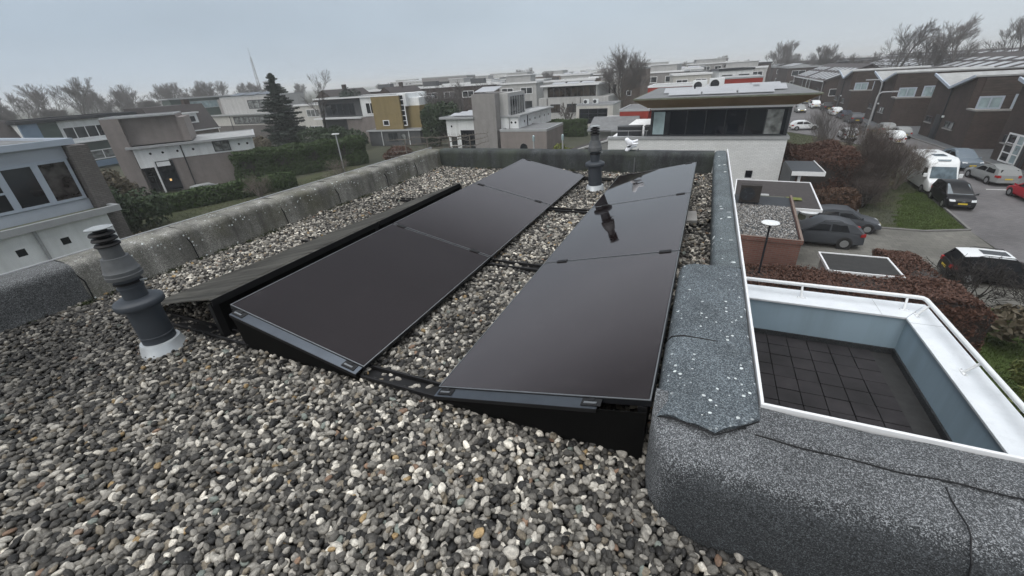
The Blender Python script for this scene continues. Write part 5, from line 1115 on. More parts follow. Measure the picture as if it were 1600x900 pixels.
# hall with the long panelled roofs beyond them
def panel_hall(x, y, L, W, eave, ridge, label, n, deg=0, gap=None):
    h = House('panel_roofed_house', label, x, y, deg); h.part('wall', 'dark_brick', (0, W, 0, L, 0, eave))
    mb = MB(); o = .35; mb.hexa([(-o, -o, eave), (W*.62, -o, ridge), (W*.62, L+o, ridge), (-o, L+o, eave)], [(-o, -o, eave+.14), (W*.62, -o, ridge+.14), (W*.62, L+o, ridge+.14), (-o, L+o, eave+.14)], 'dark_tile'); mb.hexa([(W*.62+.004, -o, ridge), (W+o, -o, eave), (W+o, L+o, eave), (W*.62+.004, L+o, ridge)], [(W*.62+.004, -o, ridge+.14), (W+o, -o, eave+.14), (W+o, L+o, eave+.14), (W*.62+.004, L+o, ridge+.14)], 'dark_tile')
    mb.add([(0, 0, eave), (W, 0, eave), (W*.62, 0, ridge-.02)], [(0, 1, 2)], 'dark_brick'); rf = mb.build('roof', h.r)
    e = MB(); e.box(-o-.06, -o-.003, -o, L+o, eave-.03, eave+.17, 'white_trim'); e.build('gutter', rf)
    S = (ridge-eave)/(W*.62+o); 
    for r_ in range(2):
        for i in range(n):
            if gap and gap[0] <= i < gap[1]: continue
            u0 = .5+r_*3.0; u1 = u0+(2.2 if r_ == 0 else 1.2); y0 = .3+i*(L-.6)/n; y1 = y0+(L-.6)/n*.55; zz = lambda u: eave+.16+u*S+.03
            m = MB(); m.hexa([(u0-o, y0, zz(u0)), (u1-o, y0, zz(u1)), (u1-o, y1, zz(u1)), (u0-o, y1, zz(u0))], [(u0-o, y0, zz(u0)+.05), (u1-o, y0, zz(u1)+.05), (u1-o, y1, zz(u1)+.05), (u0-o, y1, zz(u0)+.05)], 'sky_sheen_panel'); m.build('rooftop_panel', h.r)
    for k in range(4): h.pipe(-.4 if k % 2 else -.06, 1+k*(L-2)/3, 0, eave, .07, 'grey_trim')
    h.win_f(1, 1.2, 2.2, 1.2, 0, cols=2); h.win_l(3, 1.0, 3, 1.4, 0, cols=3, frame='dark_frame')
    return h
panel_hall(18.6, 99, 34, 10, 3.6, 6.0, 'long dark house with two rows of roof panels at the end of the street', 11, 0, (6, 7))
panel_hall(35, 42, 30, 11, 4.6, 6.75, 'dark row behind the street with big pale panels on its slope, at the right edge', 9)
panel_hall(36, 74, 34, 11, 4.6, 6.6, 'dark row behind the street with roof panels, farther part', 9)
panel_hall(37, 111, 52, 11, 4.6, 6.5, 'long dark row behind the street nearly at the horizon', 12)
for i, (x, y, w) in enumerate(((30, 158, 15), (46, 216, 22), (27, 196, 13), (33, 245, 26), (70, 196, 20))):
    hh = House('dark_terrace', 'dark low terrace in the haze under the right hand trees, '+('nearest', 'broadest right', 'leftmost', 'farthest', 'outermost right')[i]+' of five', x, y, 0, 'dark terraces in the right hand haze'); hh.part('wall', 'dark_brick', (0, w, 0, 30, 0, 5.8)); hh.roof(-.2, w+.2, -.2, 30, 5.8, 'dark_tile', 'dark_frame', .3); hh.win_f(1, 3.4, w*.4, 1.3, cols=3); hh.win_f(w*.6, 3.4, w*.3, 1.3, cols=2)
panel_hall(50, 52, 70, 10, 5.2, 7.0, 'outermost dark row with pale roof panels below the right hand trees', 16)
panel_hall(52, 124, 90, 10, 5.2, 6.9, 'outermost dark row vanishing in the haze on the right', 16)
# ------------------------------------------------------------------ vehicles (x forward, origin on the ground under the middle)
SHAPES = {  # L, W, belt/hood profile, roof profile (x, z), wheelbase, wheel radius
 'hatch': dict(L=4.0, W=1.72, hood=[(-2.0, .62), (-1.97, .86), (-1.2, .93), (.85, .90), (1.25, .86), (1.75, .72), (1.97, .60), (2.0, .45)], roof=[(-1.92, .90), (-1.55, 1.36), (-.9, 1.47), (.05, 1.46), (.98, .90)], wb=2.5, wr=.31),
 'estate': dict(L=4.6, W=1.76, hood=[(-2.3, .58), (-2.27, .88), (-1.5, .95), (.95, .90), (1.3, .86), (2.0, .74), (2.26, .62), (2.3, .45)], roof=[(-2.22, .92), (-1.95, 1.36), (-1.2, 1.48), (.0, 1.46), (1.05, .90)], wb=2.65, wr=.32),
 'suv': dict(L=4.6, W=1.86, hood=[(-2.3, .70), (-2.26, 1.0), (-1.4, 1.06), (.95, 1.02), (1.3, 1.0), (2.0, .90), (2.26, .76), (2.3, .5)], roof=[(-2.15, 1.04), (-1.62, 1.50), (-.9, 1.66), (.0, 1.65), (1.1, 1.03)], wb=2.68, wr=.36),
 'mpv': dict(L=4.08, W=1.75, hood=[(-2.04, .62), (-2.0, .92), (-1.2, .98), (.95, .98), (1.3, .95), (1.8, .82), (2.0, .66), (2.04, .45)], roof=[(-1.96, .95), (-1.7, 1.5), (-1.0, 1.63), (.1, 1.60), (1.2, .96)], wb=2.54, wr=.31),
 'mini': dict(L=4.0, W=1.74, hood=[(-2.0, .60), (-1.96, .88), (-1.2, .93), (.9, .92), (1.2, .90), (1.8, .80), (1.97, .64), (2.0, .45)], roof=[(-1.90, .92), (-1.62, 1.38), (-1.0, 1.46), (.25, 1.44), (.92, .92)], wb=2.55, wr=.31)}
CS = .72                        # to the measure of the street's houses
def interp(pts, x):
    for (a, b_), (c, d) in zip(pts[:-1], pts[1:]):
        if a <= x <= c: return b_+(d-b_)*(x-a)/(c-a+1e-9)
    return pts[0][1] if x < pts[0][0] else pts[-1][1]
def car(shape, color, label, x, y, deg, roofc=None, lights=False, rails=False, group='cars parked along the street', brake=False, plate=True, z=GZ):
    S = SHAPES[shape]; L, W = S['L'], S['W']; t = thing('parked_car', label, 'car', (x, y, z), R(deg), group); w = W/2; z0 = .2
    def cross(q, zt, x_):
        e = max(0, abs(x_)-L/2+.55)/.55; ww = w*(1-.16*e*e); zt = max(zt, .42)
        return [(x_, -ww*.86, z0+.10*e), (x_, -ww, z0+.14), (x_, -ww*1.0, .46), (x_, -ww*.985, zt*.62+.2), (x_, -ww*.93, zt-.03), (x_, -ww*.6, zt+.022), (x_, 0, zt+.035),
                (x_, ww*.6, zt+.022), (x_, ww*.93, zt-.03), (x_, ww*.985, zt*.62+.2), (x_, ww*1.0, .46), (x_, ww, z0+.14), (x_, ww*.86, z0+.10*e)]
    xs_ = sorted(set([p[0] for p in S['hood']]+[-L/2+.25, -L/2+.6, -.4, .4, L/2-.25, L/2-.5])); vs = []
    for q in xs_: vs += cross(0, interp(S['hood'], q), q)
    n = 13; mb = MB(); mb.add(vs, [(k*n+i, k*n+(i+1) % n, (k+1)*n+(i+1) % n, (k+1)*n+i) for k in range(len(xs_)-1) for i in range(n)]+[tuple(range(n)), tuple(range((len(xs_)-1)*n, len(xs_)*n))], color, True)
    body = mb.build('body', t, auto=32); fix(body)
    # cabin
    rp = S['roof']; zb = lambda q: interp(S['hood'], q)-.01
    def ring(i):
        q, zt = rp[i]; zbelt = zb(q); wb_ = w*.93; k = (zt-zbelt)/.55; wt = wb_-.15*min(1, max(0, k)); return [(q, -wb_, zbelt), (q, -wt, zt), (q, -wt*.5, zt+.03*min(1, k)), (q, wt*.5, zt+.03*min(1, k)), (q, wt, zt), (q, wb_, zbelt)]
    vs = [p for i in range(len(rp)) for p in ring(i)]; m = 6; fs = [(k*m+i, k*m+i+1, (k+1)*m+i+1, (k+1)*m+i) for k in range(len(rp)-1) for i in range(m-1)]
    mb = MB(); mb.add(vs, fs, color, True); ro = mb.build('roof', t, auto=32); fix(ro)
    if roofc:
        mb = MB(); q = [p for i in (1, 2, 3) for p in ring(i)[1:5]]; q = [(x_, y_*1.01, z_+.012) for x_, y_, z_ in q]; mb.add(q, [(k*4+i, k*4+i+1, k*4+5+i, k*4+4+i) for k in range(2) for i in range(3)], roofc, True); mb.build('roof_skin', ro)
        mb = MB(); a_, c_ = ring(2), ring(3); mb.add([(a_[1][0]+.12, a_[2][1]*.95, a_[2][2]+.022), (c_[1][0]-.12, c_[2][1]*.95, c_[2][2]+.022), (c_[1][0]-.12, c_[3][1]*.95, c_[3][2]+.022), (a_[1][0]+.12, a_[3][1]*.95, a_[3][2]+.022)], [(0, 1, 2, 3)], 'car_glass'); mb.build('sunroof', ro)
    def panel_on(pts, nm, mat, off):
        mb = MB(); c = sum((Vector(p) for p in pts), Vector())/len(pts); nn = (Vector(pts[1])-Vector(pts[0])).cross(Vector(pts[2])-Vector(pts[0])).normalized(); nn = -nn if nn.dot(c-Vector((0, 0, .7))) < 0 else nn
        mb.add([Vector(p)+nn*off for p in pts], [tuple(range(len(pts)))], mat); return mb.build(nm, t)
    lerp = lambda a, b_, k: tuple(a[i]+(b_[i]-a[i])*k for i in range(3))
    def inset(a, b_, c, d, k0=.08, k1=.1, k2=.92, k3=.90): # quad a-b bottom, d-c top
        bl, br = lerp(a, b_, k0), lerp(a, b_, k2); tl, tr = lerp(d, c, k0), lerp(d, c, k2); return [lerp(bl, tl, k1), lerp(br, tr, k1), lerp(br, tr, k3), lerp(bl, tl, k3)]
    R4, R3, R2, R1, R0 = ring(4), ring(3), ring(2), ring(1), ring(0)
    panel_on(inset(R4[0], R4[5], R3[4], R3[1], .05, .08, .95, .94), 'windscreen', 'windscreen_glass', .012)
    panel_on(inset(R0[0], R0[5], R1[4], R1[1], .10, .16, .90, .92), 'rear_window', 'car_glass', .012)
    for s in (0, 1):
        a = (lambda r: r[0]) if s == 0 else (lambda r: r[5]); bb = (lambda r: r[1]) if s == 0 else (lambda r: r[4])
        mid = .48; bm = lerp(a(R2), a(R3), mid); tm_ = lerp(bb(R2), bb(R3), mid)
        # front side window: from mid pillar to windscreen pillar
        panel_on([lerp(lerp(bm, tm_, .10), lerp(a(R4), bb(R3), .10), .05), lerp(lerp(bm, tm_, .10), lerp(a(R4), bb(R3), .06), .88), lerp(lerp(bm, tm_, .90), bb(R3), .93) if False else lerp(tm_, bb(R3), .93)[:2]+(tm_[2]-.06,), lerp(tm_, bb(R3), .05)[:2]+(tm_[2]-.06,)], 'side_window', 'car_glass', .010)
        panel_on([lerp(lerp(a(R1), a(R2), .25), bm, .0)[:2]+(a(R2)[2]+.05,), lerp(a(R2), bm, .93)[:2]+(bm[2]+.05,), lerp(bb(R2), tm_, .93)[:2]+(tm_[2]-.06,), lerp(bb(R1), bb(R2), .55)[:2]+(lerp(bb(R1), bb(R2), .55)[2]-.06,)], 'side_window', 'car_glass', .010)
    for sx in (-1, 1):
        for sy in (-1, 1):
            wr = S['wr']; cx = sx*S['wb']/2+.02; cy = sy*(w-.10)
            mb = MB(); mb.tube((cx, sy*(w-.14), wr), (cx, sy*(w+.003), wr), wr+.065, wr+.065, 20, 'car_plastic'); mb.build('wheel_arch', t)
            mb = MB(); mb.tube((cx, cy-.1*sy, wr), (cx, cy+.118*sy, wr), wr, wr*.96, 20, 'tyre_rubber'); wo = mb.build('wheel', t)
            mb = MB(); mb.tube((cx, cy+.1*sy, wr), (cx, cy+.124*sy, wr), wr*.68, wr*.62, 14, 'rim_alloy'); mb.build('rim', wo)
    fz = interp(S['hood'], L/2-.2)
    for sy in (-1, 1):
        mb = MB(); mb.hexa([(L/2-.42, sy*w*.97, fz-.10), (L/2-.06, sy*w*.84, fz-.14), (L/2-.0, sy*w*.5, fz-.14), (L/2-.25, sy*w*.6, fz-.05)], [(L/2-.5, sy*w*.96, fz+.03), (L/2-.14, sy*w*.84, fz-.01), (L/2-.05, sy*w*.5, fz-.04), (L/2-.3, sy*w*.6, fz+.03)], 'headlight_on' if lights else 'lamp_clear'); q = mb.build('headlight', t, .01); fix(q)
        rz_ = interp(S['hood'], -L/2+.1); mb = MB(); mb.hexa([(-L/2+.30, sy*w*.985, rz_-.16), (-L/2-.01, sy*w*.86, rz_-.18), (-L/2-.02, sy*w*.62, rz_-.18), (-L/2+.2, sy*w*.7, rz_-.16)], [(-L/2+.25, sy*w*.97, rz_+.02), (-L/2-.0, sy*w*.86, rz_+.02), (-L/2-.0, sy*w*.64, rz_), (-L/2+.2, sy*w*.7, rz_)], 'lamp_red'); q = mb.build('tail_light', t, .01); fix(q)
        mb = MB(); hx = rp[4][0]-.15; mb.hexa([(hx-.05, sy*w*.95, .94), (hx+.07, sy*w*.95, .94), (hx+.05, sy*(w+.16), .98), (hx-.05, sy*(w+.16), .98)], [(hx-.05, sy*w*.95, 1.0), (hx+.05, sy*w*.95, 1.0), (hx+.03, sy*(w+.16), 1.12), (hx-.05, sy*(w+.16), 1.12)], color); q = mb.build('mirror', t, .015); fix(q)
    mb = MB(); mb.box(L/2-.05, L/2+.02, -w*.55, w*.55, .30, .46, 'car_plastic'); mb.build('grille', t, .02); mb = MB(); mb.box(-L/2-.02, -L/2+.06, -w*.72, w*.72, .28, .46, 'car_plastic' if shape != 'estate' else color); mb.build('rear_bumper', t, .02)
    if plate:
        mb = MB(); mb.box(L/2+.022, L/2+.032, -.26, .26, .46, .57, 'plate_yellow'); mb.build('number_plate', t); mb = MB(); mb.box(-L/2-.035, -L/2-.022, -.26, .26, .56, .67, 'plate_yellow'); mb.build('number_plate', t)
    if rails:
        for sy in (-1, 1):
            mb = MB(); wt = w*.93-.15; mb.path([(rp[2][0]-.1, sy*wt, rp[2][1]), (rp[2][0]+.1, sy*wt, rp[2][1]+.07), (rp[3][0]-.1, sy*wt, rp[3][1]+.07), (rp[3][0], sy*wt, rp[3][1])], .018, 6, 'car_plastic'); mb.build('roof_rail', t)
    t.scale = (CS, CS, CS)
    if brake:
        mb = MB(); mb.box(-L/2-.022, -L/2, -.5, .5, .74, .82, 'lamp_red'); mb.build('light_bar', t)
    return t
ca = car('mpv', 'paint_black', 'black people carrier with yellow plate parked at the tip of the grass verge', 13.15, 30.7, -93)
mb = MB()                                           # double chevron badge on its nose
for k in range(2): 
    z = .60+k*.055; mb.add([(2.06, -.09, z), (2.06, 0, z+.06), (2.06, .09, z), (2.06, .09, z+.03), (2.06, 0, z+.09), (2.06, -.09, z+.03)], [(0, 1, 4, 5), (1, 2, 3, 4)], 'chrome')
mb.build('badge', ca)
car('hatch', 'paint_silver', 'silver car just behind the white one with red lights, on the house side', 18.0, 56.2, 92, group='cars farther along the street')
car('hatch', 'paint_dark_grey', 'small dark car in the haze ahead of the oncoming pale one', 13.0, 98, -88, group='cars farther along the street')
car('estate', 'paint_silver', 'farthest pale estate in the row by the panelled house', 16.6, 101, 90, group='cars farther along the street')
car('estate', 'paint_silver', 'silver estate car seen from behind, parked at right before the houses', 17.25, 37.0, 95, rails=True)
car('suv', 'paint_blue_grey', 'dark blue grey car facing the viewer behind the silver estate', 17.35, 41.5, -86)
car('hatch', 'paint_red', 'red hatchback cut off by the right edge of the photo', 17.2, 32.2, 92)
car('mini', 'paint_black', 'black compact car with white roof and roof rails behind bare bushes at right', 10.5, 19.62, -4, roofc='paint_white', rails=True)
car('suv', 'paint_dark_grey', 'dark grey sport utility car on the driveway behind the brick shed', 5.45, 22.42, 178, rails=True)
car('hatch', 'paint_dark_grey', 'dark car with only its nose showing behind the low brown hedge', 6.95, 24.85, -5)
car('suv', 'paint_white', 'white car with red light bar driving away, nearest on the far street', 16.25, 52.2, 92, brake=True, group='cars farther along the street')
car('hatch', 'paint_silver', 'pale silver car just beyond the white one with red lights', 17.7, 59.6, 92, group='cars farther along the street')
car('hatch', 'paint_dark_grey', 'dark car parked left of the pale silver one on the far street', 16.2, 59.2, 92, group='cars farther along the street')
car('estate', 'paint_white', 'white car half hidden by the bare bushes on the verge', 13.6, 55.6, 88, group='cars farther along the street')
car('hatch', 'paint_silver', 'silver car behind the bare twigs, beside the half hidden white one', 14.8, 50.8, 88, group='cars farther along the street')
car('suv', 'paint_dark_grey', 'dark car at the foot of the curved street lamp', 17.1, 69.4, 92, group='cars farther along the street')
car('hatch', 'paint_navy', 'dark blue car in the middle of three below the far brick houses', 17.1, 74.2, 92, group='cars farther along the street')
car('estate', 'paint_white', 'white estate, last of three below the far brick houses', 17.0, 79.0, 90, group='cars farther along the street')
car('suv', 'paint_black', 'black car beside a pale van far down the street', 17.3, 86.2, 90, group='cars farther along the street')
car('suv', 'paint_white', 'pale car in front of the black one far down the street', 16.4, 91, 90, group='cars farther along the street')
car('hatch', 'paint_silver', 'oncoming pale car with headlights far down the street', 13.4, 84, -88, lights=True, group='cars farther along the street')
car('hatch', 'paint_white', 'white car parked on the side road beside the white brick house', 10.8, 62.8, 8, group='cars farther along the street')
car('suv', 'paint_black', 'black car at the very end of the street', 15.4, 108, 90, group='cars farther along the street')
car('estate', 'paint_silver', 'silver car peeping over the clipped hedge by the grey house', -38.6, 22.4, 70, group='cars at the left')
def camper():
    t = thing('camper_van', 'white camper van with roof hatch parked behind the black people carrier', 'camper van', (13.38, 34.75, GZ), R(-92)); t.scale = (.7, .7, .7)
    W = 1.08
    def loft(secs, mat, nm, auto=30):
        vs = [p for s in secs for p in s]; n = len(secs[0]); mb = MB(); mb.add(vs, [(k*n+i, k*n+(i+1) % n, (k+1)*n+(i+1) % n, (k+1)*n+i) for k in range(len(secs)-1) for i in range(n)]+[tuple(range(n)), tuple(range((len(secs)-1)*n, len(secs)*n))], mat, True); o = mb.build(nm, t, auto=auto); fix(o); return o
    def sec(x, w, z0, z1, r=.16): return [(x, -w+.05, z0), (x, -w, z0+.12), (x, -w, z1-r), (x, -w+r*.35, z1-r*.3), (x, -w+r, z1), (x, w-r, z1), (x, w-r*.35, z1-r*.3), (x, w, z1-r), (x, w, z0+.12), (x, w-.05, z0)]
    loft([sec(-3.0, W*.96, .35, 2.70), sec(-2.9, W, .32, 2.78), (sec(1.2, W, .32, 2.80)), sec(1.75, W*.98, .32, 2.62), sec(2.0, W*.95, .32, 2.38, .2), sec(2.12, W*.94, .32, 2.2, .2), sec(2.72, W*.93, .32, 1.28, .14), sec(3.2, W*.88, .30, 1.05, .14), sec(3.34, W*.8, .34, .72, .1)], 'paint_white', 'body')
    def quad(pts, nm, mat, par=t): mb = MB(); mb.add(pts, [tuple(range(len(pts)))], mat); return mb.build(nm, par)
    quad([(2.735, -.88, 1.30), (2.735, .88, 1.30), (2.17, .80, 2.17), (2.17, -.80, 2.17)], 'windscreen', 'windscreen_glass')
    quad([(1.86, -.38, 2.585), (1.86, .38, 2.585), (1.66, .48, 2.69), (1.66, -.48, 2.69)], 'front_roof_window', 'windscreen_glass')
    for s in (-1, 1):
        quad([(2.55, s*1.012, 1.35), (1.55, s*1.075, 1.35), (1.6, s*1.07, 2.05), (2.2, s*1.025, 2.05)], 'side_window', 'car_glass'); quad([(.9, s*1.084, 1.5), (-.4, s*1.084, 1.5), (-.4, s*1.084, 2.1), (.9, s*1.084, 2.1)], 'side_window', 'car_glass')
        for x in (2.35, -1.7):
            mb = MB(); mb.tube((x, s*.88, .34), (x, s*1.07, .34), .34, .33, 20, 'tyre_rubber'); wo = mb.build('wheel', t); mb = MB(); mb.tube((x, s*1.06, .34), (x, s*1.085, .34), .23, .2, 14, 'rim_alloy'); mb.build('rim', wo)
        mb = MB(); mb.box(3.02, 3.26, s*.62-.16, s*.62+.16, .78, .98, 'lamp_clear'); mb.build('headlight', t, .05)
        mb = MB(); mb.box(2.42, 2.56, s*1.02, s*1.28, 1.35, 1.68, 'paint_white'); mb.build('mirror', t, .04)
    mb = MB(); mb.box(3.28, 3.36, -.55, .55, .42, .62, 'car_plastic'); mb.build('grille', t, .02)
    mb = MB(); mb.tube((-2.2, -1.12, 2.66), (1.5, -1.12, 2.66), .07, .07, 10, 'white_plastic'); mb.build('awning', t)
    mb = MB(); mb.box(-.1, .8, -.42, .42, 2.80, 2.86, 'windscreen_glass'); mb.build('roof_hatch', t, .02); mb = MB(); mb.box(-1.9, -1.2, -.3, .3, 2.79, 2.87, 'grey_trim'); mb.build('roof_hatch', t, .02)
camper()
# ------------------------------------------------------------------ the rest of the neighbourhood, towards the horizon
WALLS = {'white': 'white_render', 'cream': 'cream_render', 'pale grey': 'pale_grey_render', 'grey': 'grey_render', 'brown brick': 'tan_brick', 'dark brick': 'dark_brick'}
FEAT = ['white roof edge', 'set back top storey', 'panels on roof', 'dark roof edge', 'chimney box', 'dark window band']
used = set()
def far_house(x, y, w, d, h, wc, ft, where, deg=0):
    lab = '%s house, %s, %s' % (wc, ft, where)
    q = 0
    while lab in used:                                   # each one its own description
        q += 1; f2 = FEAT[(FEAT.index(ft)+q) % 6]; wc2 = wc if q < 6 else list(WALLS)[(list(WALLS).index(wc)+q//6) % 6]
        lab = '%s house, %s, %s' % (wc2, f2, where)
        if lab not in used: ft, wc = f2, wc2
    used.add(lab)
    H = House('far_house', lab, x, y, deg, 'hazy houses towards the horizon'); H.part('wall', WALLS[wc], (0, w, 0, d, 0, h))
    H.roof(-.15, w+.15, -.2, d, h, 'roof_felt_far' if ft != 'white roof edge' else 'pale_roof', 'dark_frame' if ft == 'dark roof edge' else 'white_trim', .3)
    if ft == 'dark window band': H.win_f(w*.06, h-1.9, w*.88, 1.4, 0, cols=5, frame='dark_frame', glass='window_glass', fw=.12)
    else:
        n = max(2, int(w/3.2))
        for i in range(n): H.win_f(w*(i+.18)/n, h-2.0, w/n*.62, 1.3, 0, cols=2, frame='white_trim' if wc != 'white' else 'dark_frame', glass='window_glass', fw=.12, panes=True)
    H.win_f(w*.1, h-4.8, w*.35, 1.5, 0, cols=2, frame='dark_frame', fw=.12); H.win_f(w*.58, h-4.8, w*.3, 1.5, 0, cols=2, frame='dark_frame', fw=.12)
    if ft == 'set back top storey': H.part('top_storey', 'pale_grey_render', (w*.15, w*.8, d*.25, d*.9, h+.1, h+1.5)); H.part('top_roof', 'white_trim', (w*.12, w*.83, d*.22, d*.93, h+1.503, h+1.65))
    if ft == 'chimney box': H.part('chimney', 'grey_render', (w*.6, w*.75, d*.4, d*.6, h+.1, h+1.1))
    if ft == 'panels on roof':
        for k in range(3):
            mb = MB(); a = w*(.08+.3*k); mb.hexa([(a, 1, h+.35), (a+w*.24, 1, h+.35), (a+w*.24, 2.4, h+.7), (a, 2.4, h+.7)], [(a, 1, h+.41), (a+w*.24, 1, h+.41), (a+w*.24, 2.4, h+.76), (a, 2.4, h+.76)], 'sky_sheen_panel'); mb.build('rooftop_panel', H.r)
    return H
rn = random.Random(21)
def zone(x, y):
    """named by things one can find in the photo in that direction"""
    a = math.degrees(math.atan2(-x, y))
    d = 'nearer row' if y < 125 else ('middle distance' if y < 190 else ('low on the horizon' if y < 260 else 'fading at the horizon'))
    for lim, nm in ((-4, 'right of the red house'), (1.5, 'above the red house'), (6, 'just left of the red house'), (9, 'right of the bare tree'), (12.5, 'behind the bare tree'), (17, 'above the pale house'), (21, 'left of the pale house'), (26.5, 'above the grey tower house'), (31.5, 'left of the grey tower'), (37, 'right of the ochre house'), (43, 'above the ochre house'), (60, 'near the spruce')):
        if a < lim: return nm+', '+d
    return 'above the left houses, '+d
hs = []
for y0, h0, xr, step in ((92, 5.6, (-52, -23), 9.5), (92, 6.4, (-10, 6), 8.5), (108, 6.0, (-66, 4), 11), (128, 6.3, (-82, 5), 12.5), (152, 6.6, (-104, 6), 14), (182, 6.9, (-128, 6), 18), (222, 7.2, (-160, 6), 24), (272, 7.8, (-205, 6), 31), (335, 8.2, (-265, 10), 42)):
    x = xr[0]+rn.random()*4
    while x < xr[1]:
        w = step*(.62+.3*rn.random()); y = y0+rn.uniform(-5, 5); h = h0+rn.uniform(-.5, .7)
        far_house(x, y, w, 8+rn.random()*3, h, rn.choice(['white', 'cream', 'pale grey', 'pale grey', 'grey', 'brown brick', 'cream', 'dark brick']), rn.choice(FEAT), zone(x+w/2, y), rn.uniform(-8, 12))
        x += step*(.95+.25*rn.random())
# tall block with two long roofs on the left horizon
h = House('apartment_block', 'long low grey block on the horizon right of the ochre house', -96, 140, 10); h.part('wall', 'grey_render', (0, 17, 0, 10, 0, 8.6)); h.roof(0, 17, 0, 10, 8.6, 'roof_felt_far', 'grey_trim', .3); h.win_f(1, 6, 14, 1.3, cols=10, frame='dark_frame', fw=.1)
h = House('row_house_block', 'long dark flat row with white top edge behind the ochre house', -74, 80, 12); h.part('wall', 'dark_brick', (0, 34, 0, 9, 0, 6.4)); h.roof(0, 34, 0, 9, 6.4, 'roof_felt_far', 'white_trim', .35, .2)
for k in range(8): h.win_f(1.2+k*4.1, 4.2, 2.6, 1.3, cols=2, fw=.12)
for k in range(3): h.part('chimney', 'dark_grey_render', (5+k*11, 8+k*11, 3, 5, 6.6, 7.7))
# dark terraces at the far end of the street
for i, (x, y, w) in enumerate(((17.5, 140, 9), (16.8, 166, 10), (15.8, 196, 11), (14, 235, 14))):
    h = House('dark_terrace', 'dark terrace at the far end of the street, '+('nearest', 'second', 'third', 'haziest')[i]+' of four', x, y, 0, 'dark terraces at the far end of the street'); h.part('wall', 'dark_brick', (0, w, 0, 20, 0, 5.4)); h.roof(-.2, w, -.2, 20, 5.4, 'roof_felt_far', 'grey_trim', .3)
    for k in range(4):
        mb = MB(); mb.hexa([(.5, 1+k*4.6, 5.8), (3.2, 1+k*4.6, 6.3), (3.2, 4.4+k*4.6, 6.3), (.5, 4.4+k*4.6, 5.8)], [(.5, 1+k*4.6, 5.86), (3.2, 1+k*4.6, 6.36), (3.2, 4.4+k*4.6, 6.36), (.5, 4.4+k*4.6, 5.86)], 'sky_sheen_panel'); mb.build('rooftop_panel', h.r)
    h.win_f(1, 1, 3, 1.4, cols=2); h.win_f(1, 3.6, 3, 1.2, cols=2)
# mast on the left horizon
t = thing('radio_mast', 'slim lattice radio mast on the left horizon', 'mast', (-196, 152, GZ)); mb = MB()
for i in range(3):
    a = i*2.09; mb.tube((cos(a)*.9, sin(a)*.9, 0), (cos(a)*.35, sin(a)*.35, 22), .13, .1, 5, 'grey_trim')
mb.build('lattice_leg', t); mb = MB()
for k in range(12):
    z = k*1.8; r0 = .9-.55*z/22; r1 = .9-.55*(z+1.8)/22
    for i in range(3): mb.tube((cos(i*2.09)*r0, sin(i*2.09)*r0, z), (cos(i*2.09+2.09)*r1, sin(i*2.09+2.09)*r1, z+1.8), .06, .06, 4, 'grey_trim', False)
mb.build('bracing', t); mb = MB(); mb.tube((0, 0, 21.5), (0, 0, 26), .1, .05, 6, 'grey_trim'); mb.build('antenna', t)
# ------------------------------------------------------------------ lamps and posts
def street_lamp(label, x, y, h, deg, arm=1.2, bulb=False, curved=True):
    t = thing('street_lamp', label, 'street lamp', (x, y, GZ), R(deg), 'street lamps'); mb = MB()
    pts = [(0, 0, 0), (0, 0, h-.6), (.08, 0, h-.2), (.3, 0, h-.02), (arm, 0, h)] if curved else [(0, 0, 0), (0, 0, h)]
    mb.path(pts, .06, 8, 'grey_trim'); mb.build('pole', t); mb = MB()
    if curved: mb.box(arm-.02, arm+.62, -.11, .11, h-.06, h+.06, 'grey_trim')
    else: mb.box(-.32, .32, -.12, .12, h+.002, h+.09, 'white_trim')
    mb.build('lamp_head', t, .02)
    if bulb: mb = MB(); mb.box(.05, .55, -.09, .09, h-.075, h-.062, 'street_bulb'); mb.build('bulb', t)
    return t
street_lamp('curved street lamp rising in front of the dark brick houses, nearer one', 15.6, 57.5, 4.2, 0, 1.1)
street_lamp('taller straight armed street lamp against the dark brick houses', 18.0, 66, 5.0, 180, 1.0)
street_lamp('small curved street lamp beside the panelled roofs far down the street', 14.3, 90, 4.6, 0, 1.2)
street_lamp('slim pale post with flat lamp head before the green hedge', -31.2, 30.5, 3.9, 20, curved=False)
t = thing('garden_lamp', 'dark post with a pale round disc lamp in front of the brick shed', 'garden lamp', (2.08, 13.4, GZ)); mb = MB(); mb.tube((0, 0, 0), (0, 0, 3.55), .028, .028, 8, 'dark_frame'); mb.build('post', t)
mb = MB(); mb.lathe([(.05, 3.56), (.225, 3.60), (.24, 3.615), (.225, 3.63), (.05, 3.645), (.001, 3.647)], 24, 'white_plastic'); mb.build('disc_lamp', t)
for i, (x, y) in enumerate(((-13.9, 36.2), (-11.4, 36.8))):
    t = thing('bollard_lamp', ('left' if i == 0 else 'right')+' of two short grey post lamps by the low green bush', 'post lamp', (x, y, GZ), 0, 'post lamps'); mb = MB(); mb.tube((0, 0, 0), (0, 0, 2.5), .07, .07, 8, 'grey_trim'); mb.build('post', t); mb = MB(); mb.lathe([(.08, 2.5), (.11, 2.52), (.11, 2.95), (.06, 3.0)], 12, 'pale_glass'); mb.build('lantern', t)
t = thing('bucket', 'white bucket under the porch of the white brick house', 'bucket', (4.95, 25.9, GZ)); mb = MB(); mb.lathe([(.2, 0), (.27, .5), (.29, .5), (.29, .54), (.25, .54), (.19, .06)], 20, 'white_plastic'); mb.build('tub', t); mb = MB(); mb.path([(-.27, 0, .52), (-.2, .02, .68), (0, .02, .75), (.2, .02, .68), (.27, 0, .52)], .012, 5, 'grey_trim'); mb.build('handle', t)
